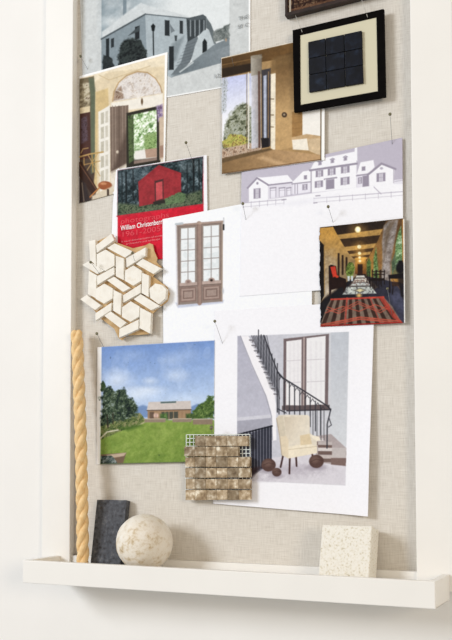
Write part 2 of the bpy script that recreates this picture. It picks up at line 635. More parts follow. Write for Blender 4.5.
# ------------------------------------------------------------ printed sheets
def art_street(a):
    a.poly([(79, -60), (260, -60), (251, 84), (84, 110)], (204, 208, 208))
    ph = [(101.5, -60), (229.5, -60), (229.3, 60.5), (101.5, 92)]
    a.grad(ph, (128, 146, 156), (222, 227, 228), (102, 0), (165, 25))
    a.leaves([(101.5, -10), (150, -10), (130, 20), (101.5, 36)], [(140, 156, 164), (172, 184, 190), (206, 212, 214)], 16, 4, 6, 0.6)
    a.ell(111, 21, 8, 4, (212, 218, 220), 0.9, 4)
    a.poly([(123, -30), (126.5, -30), (126.5, 18), (123, 21)], (120, 136, 146), 0.9)
    a.poly([(130, 10), (141, 3), (150, 6), (189, 16.5), (190, 19), (145, 15), (102, 38), (102, 32)], (206, 212, 214), 1, 0.8)
    a.poly([(101.5, 39), (145.5, 14.5), (147.5, 60), (101.5, 90)], (138, 152, 160))
    a.line([(101.5, 39), (145.5, 14.2)], 1.6, (84, 94, 100))
    a.poly([(145.5, 14.5), (190, 18.5), (192, 44), (172, 78), (147, 66)], (172, 184, 190))
    a.line([(145.5, 14.2), (190, 18.5)], 1.1, (96, 106, 112))
    a.poly([(172, 44), (184, 36), (176, 60), (168, 70)], (136, 148, 154), 1, 1.5)
    a.rect(106, 39, 109.2, 64, (36, 44, 48), -0.3)
    a.rect(111, 39, 114, 48, (46, 54, 58), -0.4)
    a.rect(135, 27, 139.5, 40, (36, 42, 46), -0.3)
    a.poly([(128, 36), (139.5, 25.5), (139.5, 31)], (70, 80, 84))
    a.rect(164.8, 20, 169.6, 35.5, (44, 50, 54), 0.1)
    a.poly([(169.5, 23), (175, 31), (171, 33)], (120, 130, 136))
    a.rect(179.7, 20.6, 183, 33.5, (50, 56, 60), 0.1)
    a.rect(169, 46.5, 173.8, 70, (40, 46, 50), -0.05)
    a.leaves([(118, 50), (124, 40), (131, 38), (140, 41), (147, 49), (147, 70), (118, 72)],
             [(18, 24, 26), (36, 44, 44), (60, 70, 68), (28, 34, 36)], 4, 11, 3, 1, 0.9)
    a.leaves([(103, 54), (112, 58), (116, 70), (103, 72)], [(30, 38, 40), (56, 64, 66)], 4, 13, 2, 1, 0.6)
    a.line([(153.2, 30), (153.6, 55)], 1.1, (26, 32, 34))
    a.poly([(151, 26), (153.2, 23.5), (155.3, 26), (154.4, 31), (152, 31)], (22, 28, 30))
    a.poly([(174.5, 35.5), (177.2, 35.5), (176.8, 41), (175, 41)], (70, 78, 82))
    # stair, porch and arched doorway
    a.poly([(171, 75), (181, 62), (187, 42), (197, 34), (199, 42), (190, 62), (180, 74)], (112, 122, 128))
    for k in range(7):
        a.line([(176 + k * 1.6, 66 - k * 3.4), (190 + k * 1.1, 62 - k * 3.4)], 0.5, (84, 92, 98), 0.7)
    a.poly([(186.5, 18.6), (203, 15), (206, 17), (206, 31), (187.5, 42)], (62, 70, 74))
    a.poly([(186.5, 18.6), (203, 14.4), (206.5, 17), (206, 19), (190, 21)], (86, 95, 100))
    for x in (190.5, 195, 199.5, 204):
        a.line([(x, 20.5), (x, 36)], 1.1, (150, 160, 165))
    a.poly([(191.5, 60), (195, 46), (199, 36), (203, 31), (208, 29), (211, 31), (214.5, 45), (211, 52), (193, 62)], (188, 198, 202))
    a.poly([(202.5, 53), (202.5, 42), (204.6, 38.5), (207, 42), (207, 51.5)], (34, 40, 42))
    a.poly([(206, 17), (211, 24), (214, 32), (216, 44), (214, 44), (209, 30), (206, 28)], (104, 114, 118))
    a.leaves([(213, 32), (219, 29), (224, 26), (229.5, 24), (229.5, 39), (214, 42)], [(80, 90, 88), (120, 128, 126), (150, 156, 154)], 3, 9, 2, 1, 0.6)
    a.poly([(171, 77.5), (192, 62), (215, 44), (229.5, 38), (229.5, 60.5)], (126, 137, 143))
    a.grad([(180, 72), (205, 55), (229.5, 45), (229.3, 60.5), (171, 76)], (108, 120, 127), (142, 152, 158), (180, 72), (229, 45))
    a.line([(180, 72), (193, 62.5)], 1.2, (196, 204, 206))
    a.ell(226, 40, 0.9, 1.6, (176, 150, 126))
    a.line([(79.9, -60), (80.6, 78)], 1.4, (246, 248, 248))
    a.line([(84, 112), (250.2, 83.2), (249.9, -40)], 2.6, (248, 249, 249))


def art_entry(a):
    q = [(80, 78.5), (165.5, 54.6), (163.5, 175), (79.5, 203)]
    a.poly(q, (226, 208, 174))
    a.poly([(80, 78.5), (165.5, 54.6), (165.3, 66), (108, 72), (95, 82), (80, 84)], (236, 222, 194), 1, 1)
    a.line([(99, 75), (109, 80), (150, 66)], 0.9, (205, 182, 140), 0.8)
    # dark cabinet and curtain at the left
    a.grad([(79.5, 79), (94, 76), (96, 200), (79.5, 203)], (126, 112, 84), (84, 66, 54), (80, 80), (80, 170))
    a.leaves([(79.5, 84), (90, 82), (90, 108), (79.5, 110)], [(110, 96, 72), (160, 146, 116), (206, 196, 170), (90, 68, 50)], 7, 2, 1)
    a.poly([(80, 108), (90, 106), (90, 112), (80, 114)], (222, 204, 166))
    a.poly([(80, 114), (90, 112), (91, 158), (80, 160)], (86, 52, 44))
    a.leaves([(81, 118), (87, 116), (88, 140), (81, 144)], [(80, 54, 50), (104, 84, 96), (66, 44, 40)], 3, 8, 1)
    a.poly([(88.5, 78), (94, 78), (95.5, 92), (95, 172), (91, 174), (90.5, 95)], (104, 112, 88), 1, 0.8)
    a.poly([(95.5, 92), (108, 88), (109, 108), (98, 112), (97, 190), (93, 192), (95, 170)], (214, 188, 134), 1, 0.8)
    # fanlight
    pts = [(113, 101.5), (114.5, 92), (119, 83), (127, 76), (138, 72), (148, 73), (156, 79), (161, 87), (162.5, 93)]
    a.poly(pts, (204, 192, 184))
    a.leaves(pts, [(186, 168, 150), (214, 206, 200), (232, 228, 224), (204, 190, 174)], 6, 5, 1, 0.8)
    a.leaves([(113, 101), (114, 92), (121, 86), (124, 98)], [(120, 84, 62), (180, 158, 138), (110, 80, 60)], 4, 3, 1)
    for k in range(1, 8):
        ang = math.pi * k / 8
        a.line([(138, 98), (138 - 23 * math.cos(ang), 98 - 1.6 * math.cos(ang) * -1 - 24 * math.sin(ang))], 0.6, (236, 230, 222), 0.8)
    a.line([(x - 0.4, y - 0.5) for x, y in pts], 1.1, (190, 156, 108))
    a.poly([(111, 103), (163, 93.5), (163, 106), (111, 112)], (236, 230, 218), 1, 0.8)
    a.ell(142, 101.5, 1.1, 3.2, (110, 84, 54))
    # glazed white door, plank door
    a.poly([(98.5, 112), (110, 105), (110, 186), (100, 192)], (234, 230, 220))
    for k in range(5):
        a.rect(100.8, 113 + k * 14.5, 104, 124.5 + k * 14.5, (196, 190, 172), -0.3)
        a.rect(105.4, 111.5 + k * 14.5, 108.2, 123 + k * 14.5, (206, 200, 184), -0.3)
    a.poly([(110, 107), (128.5, 105), (127.5, 163), (110.5, 172)], (128, 108, 94))
    for x in (112.5, 115.5, 119, 122.5, 125.5):
        a.line([(x, 106), (x + 0.3, 168)], 0.9, (158, 140, 126) if x != 119 else (98, 80, 68), 0.8)
    a.ell(117.5, 152, 1.3, 1.6, (224, 210, 190))
    a.poly([(110.5, 172), (127.5, 163), (165, 157), (164, 178), (111, 190)], (224, 214, 198))
    # open doorway on the garden
    a.poly([(112, 172), (127, 128), (128, 140), (127.6, 163)], (84, 66, 56), 0.7, 2)
    a.poly([(126.5, 113), (160.5, 105.5), (160.5, 163), (126.5, 169)], (52, 48, 36))
    a.leaves([(131.5, 115), (157, 109.5), (157, 155), (132.5, 159)], [(84, 120, 64), (132, 168, 108), (190, 214, 168), (244, 250, 238), (252, 254, 248)], 4.5, 21, 0.6)
    a.poly([(128, 116), (133.5, 115), (134, 160), (129, 164)], (72, 88, 54))
    a.leaves([(128, 116), (133, 115), (133, 160), (129, 163)], [(48, 56, 38), (104, 128, 74), (64, 74, 50)], 3, 4, 0.6, 0.8)
    a.poly([(134.5, 151), (157, 147), (157, 158), (134.5, 160)], (230, 226, 220), 1, 1)
    a.leaves([(144, 135), (156.5, 132), (156.5, 150), (145, 151)], [(90, 120, 60), (160, 190, 120), (110, 144, 76)], 2.6, 6, 2, 1, 0.6)
    a.poly([(145, 149.5), (157, 148), (157, 157), (146, 158)], (184, 152, 130))
    a.poly([(134, 161), (158, 157), (158, 160), (134, 164)], (146, 124, 112))
    a.line([(157.6, 108), (157.8, 160)], 1.6, (50, 44, 38))
    a.leaves([(156, 106), (163, 104), (163, 120), (158, 122)], [(110, 84, 110), (150, 130, 170), (190, 170, 180)], 2.5, 7, 1)
    a.poly([(159, 118), (164, 116), (164, 158), (159.5, 160)], (206, 184, 160), 1, 0.7)
    a.poly([(159.5, 146), (163.5, 145), (163.5, 157), (160, 158)], (170, 136, 116))
    # chair, banister and newel
    a.line([(79, 157), (90, 154), (103, 152)], 1.4, (196, 158, 92)); a.line([(81, 153), (83, 149), (88, 148)], 0.8, (196, 158, 92)); a.line([(79, 166), (100, 161)], 0.9, (180, 140, 80)); a.line([(88, 155), (100, 176)], 0.7, (200, 160, 96)); a.line([(98, 153), (86, 172)], 0.7, (200, 160, 96))
    a.line([(84, 158), (84, 176)], 0.9, (190, 146, 76)); a.line([(92, 155), (93, 172)], 0.9, (190, 146, 76))
    a.poly([(79, 162), (82, 162), (98, 190), (93, 196), (79, 176)], (66, 42, 32))
    a.line([(79, 163), (96, 189)], 1.0, (120, 82, 58))
    a.ell(105, 185.5, 7, 4.4, (166, 92, 52)); a.ell(103.5, 183.6, 3, 1.3, (206, 140, 96))
    a.line([(99, 188), (90, 197)], 1.4, (198, 128, 66))
    a.poly([(79.5, 178), (86, 184), (90, 201), (79.5, 203)], (60, 48, 46), 1, 1)
    a.line([(82, 183), (84, 202)], 1, (150, 130, 110), 0.8)
    a.poly([(92, 196), (113, 186), (113, 198), (92, 201)], (214, 200, 176), 1, 1)
    a.line([(108, 190), (108, 198)], 2, (70, 50, 40))
    a.line([(79, 203.3), (112, 198.6)], 0.9, (90, 72, 58))
    a.line([(79.5, 76.8), (167, 52.8)], 2.4, (247, 247, 246)); a.line([(166.3, 52), (164.6, 178)], 2.6, (247, 247, 246))


def art_barn(a):
    a.poly([(117.6, 170.5), (203.2, 156.5), (204, 260), (117.6, 260)], (206, 30, 54))
    ph = [(117.6, 170.5), (203.2, 156.5), (202.6, 204), (117.6, 216)]
    a.leaves(ph, [(14, 24, 28), (30, 44, 48), (46, 62, 66), (80, 96, 102), (130, 146, 152)], 4.0, 3, 0.5)
    a.leaves([(118, 172), (150, 164), (146, 180), (118, 188)], [(50, 66, 74), (110, 124, 132), (160, 172, 180)], 4, 5, 3, 0.5)
    a.leaves([(178, 163), (202, 158), (202, 172), (182, 174)], [(40, 54, 60), (110, 122, 126), (150, 160, 164)], 3, 6, 3, 0.55)
    for x, y0, y1, w in ((126, 172, 207, 1.6), (122, 174, 204, 0.8), (133, 170, 200, 0.9), (193.5, 160, 197, 2.0), (187, 165, 196, 0.9), (199, 160, 195, 1.2)):
        a.line([(x, y0), (x + 0.3, y1)], w, (22, 30, 32))
    a.leaves([(118, 203), (140, 205), (165, 200), (202, 190), (202.5, 204), (118, 216)], [(44, 58, 44), (74, 90, 66), (112, 122, 96), (40, 54, 40)], 2.8, 9, 1.6)
    a.poly([(138.2, 182), (158.8, 165), (181, 173), (181.2, 195.5), (164, 201.5), (139.2, 206.5)], (160, 52, 58))
    a.poly([(138.2, 182), (158.8, 165), (181, 173), (181, 176), (159, 169), (139, 184)], (150, 44, 50), 0.7)
    for k in range(14):
        a.line([(138.5, 184 + k * 1.7), (181, 175.5 + k * 1.55)], 0.3, (140, 38, 46), 0.5)
    a.poly([(154.6, 181), (163.4, 178.8), (163.6, 199.5), (154.8, 202)], (84, 48, 48))
    a.poly([(155.8, 183), (162.4, 181.2), (162.6, 198.5), (156, 200.5)], (196, 84, 88))
    a.poly([(153, 202), (166, 199), (167, 202.5), (154, 205)], (52, 48, 42))
    a.leaves([(164, 199), (180, 192), (186, 194), (184, 202), (166, 205)], [(64, 90, 60), (112, 136, 96), (84, 106, 74)], 2, 2, 1.5, 1, 0.5)
    a.line([(117, 216.3), (203, 204.3)], 1.0, (206, 36, 56))


def art_room(a):
    a.poly([(221.6, 58), (322, 36), (321, 160), (222, 174)], (180, 144, 94))
    a.grad([(221.6, 58.8), (322, 36), (322, 52), (262, 62), (222, 76)], (92, 66, 34), (128, 92, 48), (222, 60), (300, 45))
    a.poly([(222, 68.5), (252, 63), (252, 71), (222, 78)], (54, 40, 26), 1, 0.8)
    a.line([(222, 65), (252, 59)], 0.8, (140, 104, 60))
    a.grad([(222, 78), (252, 73), (252, 152), (222, 158)], (190, 196, 232), (238, 240, 246), (222, 78), (232, 118))
    a.leaves([(221, 80), (228, 78), (226, 112), (221, 114)], [(150, 156, 150), (206, 212, 222), (120, 126, 112)], 2.4, 8, 2, 0.8, 0.8)
    a.leaves([(223, 132), (228, 120), (236, 107), (246, 104), (256, 108), (257, 150), (223, 150)], [(60, 66, 46), (104, 110, 80), (150, 154, 130), (180, 184, 170), (84, 92, 62)], 4.5, 12, 4, 0.95, 0.9)
    a.leaves([(223, 142), (230, 134), (242, 134), (248, 138), (248, 146), (224, 148)], [(96, 104, 48), (176, 176, 76), (208, 200, 96), (150, 118, 62), (120, 122, 60)], 2.6, 14, 2, 0.95, 0.8)
    a.leaves([(222, 149), (250, 143), (262, 143), (262, 152), (222, 160)], [(118, 92, 72), (176, 144, 118), (206, 184, 162), (104, 80, 62)], 2.2, 15, 0.8)
    a.line([(248.6, 73), (248.6, 148)], 1.2, (232, 226, 214)); a.line([(246.8, 74), (246.8, 148)], 0.6, (120, 100, 76))
    a.grad([(251, 57), (261, 55), (261, 147), (251.5, 149)], (216, 218, 232), (150, 146, 150), (251, 90), (261, 90), 0.9)
    a.grad([(251, 56), (262, 54), (262, 74), (251, 76)], (176, 168, 150), (120, 108, 92), (251, 60), (262, 60), 0.85)
    a.ell(256.5, 57, 5.4, 1.8, (150, 140, 122))
    a.line([(259, 72), (259.4, 147)], 2.0, (104, 74, 62))
    a.poly([(261.5, 70), (271, 68), (270.5, 146), (262, 148)], (70, 66, 70))
    a.poly([(263.5, 76), (266.5, 75), (266.5, 138), (263.8, 139)], (176, 184, 204))
    a.line([(268.5, 72), (268.3, 146)], 1.0, (150, 120, 84))
    a.poly([(261, 138), (269, 138), (269, 147), (262, 148)], (36, 32, 34))
    a.poly([(270.8, 74), (275.8, 73), (275.4, 151), (270.8, 148)], (236, 226, 204))
    a.grad([(275.8, 56), (292, 52), (322, 46), (322, 112), (300, 114), (300, 146), (275.4, 151)], (112, 82, 46), (200, 162, 108), (280, 58), (285, 110))
    a.poly([(272, 58), (292, 54), (292, 62), (276, 72), (270, 74)], (130, 100, 60), 0.8, 1.5)
    a.ell(284.4, 114.8, 2.7, 2.7, (84, 66, 50)); a.ell(284.2, 114.6, 1.0, 1.0, (170, 150, 120))
    for y in (99, 115, 127): a.line([(271, y), (273.5, y)], 0.9, (120, 96, 66))
    a.poly([(292, 112), (302.5, 110), (302.5, 136), (292, 139)], (170, 128, 74))
    for y in (116, 122, 128): a.line([(292, y + 1), (302.5, y)], 0.4, (140, 104, 58), 0.7)
    a.poly([(302.5, 110), (320.6, 106), (320.6, 138), (302.5, 136)], (240, 236, 228))
    a.poly([(291.5, 137.5), (307, 134), (320.6, 136), (320.6, 142), (305, 142), (292, 141)], (206, 172, 126))
    a.poly([(292, 140), (307, 138.5), (309, 150.5), (293, 149.5)], (238, 230, 214))
    a.poly([(308, 139), (320.6, 138), (320.6, 156), (309, 151)], (212, 186, 148))
    a.grad([(222, 161), (252, 154), (275, 149.5), (320.6, 155), (320.6, 160.2), (222, 174)], (140, 108, 68), (196, 158, 112), (222, 170), (300, 152))
    a.poly([(222, 158.5), (252, 151.5), (270, 148), (272, 150), (222, 163)], (112, 88, 58), 1, 0.7)
    a.poly([(258, 158), (264, 156), (290, 165), (280, 166)], (222, 184, 138), 0.6, 1.5)
    a.line([(222, 173.6), (322, 159.6)], 0.9, (108, 78, 48))
    a.line([(321, 40), (321, 160)], 1.0, (90, 70, 46)); a.line([(323.2, 30), (323.2, 162)], 3.0, (246, 246, 242)); a.line([(221, 58), (324, 35)], 1.0, (226, 220, 206))


P1, P2 = (156, 148, 166), (182, 176, 192)


def win(a, x0, y0, x1, y1, sl=-0.14):
    a.rect(x0, y0, x1, y1, P1, sl)
    w = x1 - x0
    a.rect(x0 + w * .27, y0 + .3, x1 - w * .27, y1 - .4, (206, 202, 214), sl, 1, 0.35)
    a.line([(x0 + w * .5, y0), (x0 + w * .5, y1)], 0.35, P1, 0.8)
    a.line([(x0 + w * .27, (y0 + y1) / 2), (x1 - w * .27, (y0 + y1) / 2 + w * .5 * sl)], 0.4, P1, 0.8)


def art_house(a):
    wh = (240, 240, 245)
    a.grad([(240, 170), (410, 132), (405, 184), (300, 200), (240, 204)], (196, 191, 206), (190, 184, 200), (245, 190), (400, 150))
    a.poly([(240, 203.5), (300, 195), (350, 188), (404, 181.5), (404, 215), (240, 230)], wh, 1, 0.6)
    # left wing
    a.poly([(248.8, 188), (257, 179), (268.3, 185), (268.3, 200), (249, 203.5)], wh)
    a.poly([(257, 177), (262, 177.5), (287.5, 175), (293.5, 182), (268.3, 184.5)], wh)
    a.poly([(268.3, 185), (293, 182.5), (293, 194), (268.3, 200)], (222, 219, 230))
    a.line([(247.6, 188), (257, 178), (268.4, 185)], 1.6, P1); a.line([(268, 185.2), (292.5, 182.4)], 1.3, P1)
    for x in (270.3, 279.3, 286.8):
        w = 5.6 if x < 285 else 4.2
        a.rect(x, 187.5, x + w, 197.5 - (x - 270) * 0.15, (232, 230, 240), -0.06)
        a.line([(x, 188.2), (x + w, 187.6)], 1.1, P1); a.line([(x, 190.5), (x + w, 190)], 0.4, P1)
        a.line([(x, 188), (x, 198 - (x - 270) * .15)], 0.5, P1); a.line([(x + w, 188), (x + w, 197.2 - (x - 270) * .15)], 0.5, P1)
    win(a, 253.6, 188.8, 260.6, 198.8, -0.1); a.ell(257.4, 183.3, 1.1, 1.3, P1)
    # link building
    a.poly([(292.5, 182), (303, 171.5), (312, 170), (311, 183), (293, 184)], wh)
    a.poly([(293, 184), (311, 182), (311, 192), (293, 194.5)], (232, 230, 240)); a.line([(292, 184), (311, 181.8)], 1.0, P1)
    for x in (295, 297.5): a.line([(x, 184.5), (x, 193.5)], 0.6, P1)
    win(a, 302.5, 184.5, 307.5, 190.3); a.rect(304, 175.5, 307, 179.5, P1, -0.1)
    # main block
    a.poly([(310.4, 169.5), (315.5, 159.8), (355, 151.5), (356.8, 164)], wh)
    a.poly([(311, 169), (356.6, 162.5), (356.6, 187.5), (311, 193)], wh)
    a.poly([(354.6, 151.6), (354.8, 147), (357.2, 147), (357.4, 161), (355.4, 160)], wh)
    a.line([(310, 170.4), (356.8, 163.6)], 2.0, P1); a.line([(311.2, 170), (311.2, 192.5)], 0.9, P1)
    for x, y in ((318.2, 161.4), (330.6, 159.2), (343.6, 156.8)):
        a.rect(x, y, x + 3.6, y + 4.2, P2, -0.2); a.rect(x + 1, y + .6, x + 2.8, y + 3.6, P1, -0.2)
        a.line([(x - .4, y + .4), (x + 2, y - 1), (x + 4, y)], 0.6, P1)
    for x0, y0, x1, y1 in ((315.8, 170.8, 323.2, 177.4), (327.8, 168.8, 335.6, 175.6), (341, 166.6, 349.6, 173.6),
                           (314.8, 181.4, 323, 188), (340.6, 177.8, 349.6, 185.4)): win(a, x0, y0, x1, y1)
    a.rect(325.8, 180, 334.4, 189.6, P1, -0.12); a.line([(324.6, 179.3), (336.6, 177.6)], 1.4, P1)
    for x in (325.5, 335.3): a.line([(x, 179.5), (x, 189)], 0.7, wh)
    # right link and gabled wing
    a.poly([(356.6, 174.5), (360.5, 162.4), (373.4, 160), (374.6, 167), (369, 175)], wh)
    a.poly([(356.8, 176), (370, 174), (370, 186), (356.8, 187.8)], (228, 225, 236)); a.line([(356.6, 175.8), (369.5, 173.8)], 1.2, P1)
    a.rect(362.6, 176, 369, 187, P1, -0.14); win(a, 358, 177.6, 362, 184)
    a.rect(361.8, 166.8, 365.4, 171, P1, -0.15)
    a.poly([(369, 174), (381.5, 163.6), (394.6, 168.8), (394, 183.5), (369.6, 186)], wh)
    a.line([(367.8, 174.8), (381.6, 163.6), (395.4, 169)], 2.1, P1); win(a, 376.6, 173.4, 385.4, 182, -0.1); a.ell(381.5, 168.4, 1.6, 1.2, P2)
    a.line([(393.8, 170), (393.8, 183)], 0.6, P1)
    a.poly([(394, 180), (404, 179), (404, 184), (394, 184)], (226, 224, 234)); a.line([(395, 181.5), (404, 180)], 0.6, P2)
    # fences
    for (x0, y0), (x1, y1), n in (((243, 203), (284, 199.5), 6), ((314, 198.5), (404, 191.5), 8)):
        a.line([(x0, y0), (x1, y1)], 0.7, P2); a.line([(x0, y0 + 4), (x1, y1 + 3.6)], 0.5, P2, 0.8)
        for k in range(n):
            t = k / (n - 1); x = x0 + (x1 - x0) * t; y = y0 + (y1 - y0) * t
            a.line([(x, y - .6), (x, y + 5)], 0.5, P2)
    a.line([(374, 187), (381, 194)], 0.8, P2); a.line([(282, 200), (286, 199.4)], 0.9, P1)
    a.line([(316, 196), (320, 195.6)], 1.0, P1); a.line([(314, 203), (317, 202.7)], 0.9, P1)
    a.poly([(270, 205), (340, 194), (300, 206)], (232, 232, 240), 0.7, 2)


def art_doors(a):
    a.poly([(175.5, 302.8), (224, 300), (223, 303), (178, 308)], (198, 204, 222), 1, 0.8)
    a.poly([(175.6, 226), (178, 226), (178.4, 306), (177, 306)], (206, 200, 204), 1, 0.8)
    a.poly([(176.8, 225.2), (222.8, 221.2), (222.4, 301.4), (178.2, 305)], (150, 134, 124))
    for x0, sl, pn in ((181, -0.07, (181, 228.6, 195, 284.4)), (203.6, -0.07, (203.4, 226.2, 219, 281.6))):
        x0, y0, x1, y1 = pn
        a.rect(x0, y0, x1, y1, (232, 236, 238), -0.08)
        a.specks([(x0, y0 + 14), (x1, y0 + 14), (x1, y1), (x0, y1)], (214, 222, 224), 5, 3, 0.55, 0.6)
        xm = (x0 + x1) / 2
        a.line([(xm, y0), (xm, y1)], 0.8, (150, 140, 136))
        for k in range(1, 5):
            y = y0 + (y1 - y0) * k / 5.1
            a.line([(x0, y), (x1, y - (x1 - x0) * .07)], 0.8, (156, 146, 142))
    a.line([(199, 223.4), (199.6, 303)], 4.6, (164, 138, 126)); a.line([(197.4, 224), (198, 303)], 0.6, (130, 106, 98)); a.line([(201.4, 224), (201.6, 303)], 0.6, (132, 108, 100))
    a.line([(177, 225.2), (222.8, 221.4)], 1.8, (170, 146, 134)); a.line([(178, 226.7), (222, 223)], 0.5, (128, 106, 98))
    a.ell(200, 223.2, 1.8, 1.4, (184, 160, 144)); a.line([(222.4, 222), (222, 301)], 1.0, (176, 154, 136)); a.line([(220.6, 224), (220.4, 301)], 0.5, (136, 114, 102))
    a.line([(178.6, 227), (179.4, 304)], 0.6, (134, 112, 104))
    for x0, x1, y in ((179.6, 197, 283.2), (202.2, 221, 281.4)):
        xm = (x0 + x1) / 2
        a.poly([(x0, y), (x1, y - 1.2), (x1, y + 2), (x0, y + 3.2)], (188, 166, 156))
        a.ell(xm, y - 1.2, 3.2, 2.6, (180, 156, 146)); a.ell(xm, y - 1.4, 1.5, 1.3, (150, 124, 114))
        a.line([(x0, y + 3.6), (x1, y + 2.4)], 0.6, (116, 92, 84))
        a.rect(x0 + .6, y + 4.6, x1 - .8, y + 19, (140, 114, 104), -0.07)
        a.rect(x0 + 1.8, y + 5.8, x1 - 2, y + 17.8, (174, 150, 140), -0.07)
        a.rect(x0 + 3.4, y + 7.6, x1 - 3.6, y + 15.8, (126, 102, 92), -0.07)
        a.rect(x0 + 4.4, y + 8.6, x1 - 4.6, y + 14.8, (168, 146, 136), -0.07)
    a.ell(211.4, 280.3, 1.4, 1.1, (56, 46, 42))
    a.line([(176, 224.2), (182.4, 223.4)], 2.2, (190, 198, 204)); a.line([(223.8, 218), (223.8, 225)], 0.9, (190, 192, 196))
    a.line([(223.6, 225), (223.6, 229.4)], 1.7, (40, 42, 44)); a.ell(223.2, 291, 0.9, 2.6, (200, 204, 210))


def art_lawn(a):
    a.line([(98.5, 345), (97.5, 466)], 8, (247, 249, 251))
    a.grad([(101.6, 346.8), (214.6, 340.4), (213.6, 461.4), (100.6, 464)], (120, 152, 208), (188, 208, 236), (150, 346), (156, 408))
    for cx, cy, rx, ry, al in ((116, 381, 12, 7, .55), (118, 376, 6, 6, .3), (136, 395, 14, 4.5, .65), (147, 390, 12, 3, .6), (150, 381, 5, 2.4, .55),
                               (176, 375, 8, 4, .45), (172, 360, 8, 5, .3), (188, 354, 8, 5, .2), (131, 355, 10, 4, .2), (185, 399, 16, 4, .3)):
        a.ell(cx, cy, rx, ry, (236, 242, 250), al, min(rx, ry) * 1.1)
    a.specks([(102, 348), (214, 342), (214, 400), (102, 400)], (214, 226, 244), 9, 4, .66, .12)
    a.poly([(134, 408), (143, 405), (150, 407), (190, 407), (197, 404), (206, 406), (214, 404), (214, 415), (134, 418)], (120, 148, 192), 1, 1)
    a.grad([(101, 424), (140, 420), (214, 420), (213.6, 461.6), (100.6, 464)], (140, 164, 78), (120, 148, 64), (155, 425), (155, 460))
    a.leaves([(101, 424), (214, 422), (213.6, 461.6), (100.6, 464)], [(104, 134, 54), (134, 158, 70), (164, 182, 96)], 12, 7, 1, .6)
    a.leaves([(101, 424), (214, 422), (213.6, 461.6), (100.6, 464)], [(106, 138, 54), (136, 162, 74), (162, 182, 98)], 2.2, 17, 1, .35)
    # left trees, garden beds and curved path
    a.leaves([(100.9, 417), (140, 413), (146, 420), (138, 426), (118, 432), (100.6, 440)], [(52, 72, 42), (98, 116, 64), (132, 138, 86), (160, 150, 120)], 3, 5, 1.2, 1, .5)
    a.leaves([(101, 396), (102, 389), (110, 388), (118, 391), (124, 390), (131, 396), (136, 403), (138, 411), (134, 417), (122, 420), (112, 424), (101, 426)],
             [(22, 34, 34), (40, 56, 48), (62, 80, 58), (98, 114, 92), (140, 156, 150)], 3.4, 10, 4, 1, 1.1)
    a.leaves([(100.9, 385), (103, 381), (106, 386), (104, 390), (101, 391)], [(40, 60, 40), (80, 104, 60)], 2.5, 3, 1.5, 1, .8)
    a.line([(107, 415), (108, 428)], 1.0, (50, 42, 34)); a.line([(113, 413), (113, 424)], 0.8, (56, 46, 36))
    a.line([(100.8, 438), (107, 432), (118, 430)], 1.1, (214, 208, 186)); a.line([(138, 425.5), (147, 421)], 1, (190, 180, 150))
    a.poly([(118, 428), (140, 424), (143, 426), (128, 431)], (78, 112, 42), 0.8, 1.5)
    # barn-like hall
    a.poly([(146.8, 410.2), (148.6, 402), (190.6, 400.8), (191.4, 409.2)], (206, 196, 190))
    a.poly([(160.6, 401.8), (176, 401.2), (176, 402.8), (160.6, 403.4)], (90, 112, 112))
    a.poly([(147.6, 410.2), (191, 409.2), (191, 419), (147.6, 420)], (162, 132, 102))
    a.line([(147, 410.5), (191.2, 409.6)], 0.8, (104, 84, 68))
    a.poly([(161.5, 412), (178, 411.6), (178, 418.6), (161.5, 419)], (82, 84, 74)); a.poly([(149.6, 412), (154, 412), (154, 418.6), (149.6, 419)], (110, 90, 76))
    for x in (165, 169, 173.5, 180, 184): a.line([(x, 411.6), (x, 419)], 0.6, (174, 146, 112))
    a.ell(156, 415.5, 2.4, 2.2, (222, 190, 176), 1, 1); a.line([(156, 414), (156, 420)], .5, (120, 96, 84))
    a.leaves([(160, 414), (167, 413), (168, 420), (160, 420)], [(60, 92, 48), (110, 138, 78)], 2, 4, 1)
    a.leaves([(186, 414), (200, 412), (200, 419), (186, 420)], [(50, 76, 42), (98, 120, 60)], 2, 9, 1)
    a.leaves([(193, 411), (197, 405), (204, 402), (209, 396), (214.2, 397), (214, 419), (196, 418)], [(50, 74, 38), (84, 112, 54), (128, 150, 84)], 2.4, 15, 3, 1, .9)
    for x0, x1, y in ((144.5, 165.5, 418.8), (172.5, 191.5, 418.6), (193, 212.5, 419)):
        a.rect(x0, y, x1, y + 3.6, (150, 134, 116), -.01); a.line([(x0, y + .2), (x1, y)], .6, (196, 184, 164))
    a.rect(193, 420, 212.5, 424.5, (146, 128, 108)); a.ell(211.5, 427.5, 1.6, 2.0, (110, 104, 100))
    # stone ledge and shrub, lower left
    a.poly([(100.8, 454.5), (126.4, 452.6), (123, 463.6), (100.6, 464)], (122, 100, 82))
    a.poly([(106, 455), (126.4, 452.6), (124, 456), (112, 458)], (190, 170, 148))
    a.leaves([(100.7, 456), (112, 455.5), (117, 462), (117, 464), (100.6, 464)], [(28, 40, 36), (90, 104, 100), (160, 168, 166)], 2.4, 6, 1, 1, .3)
    a.line([(100.6, 464), (213.6, 461.4)], 0.7, (98, 110, 78))


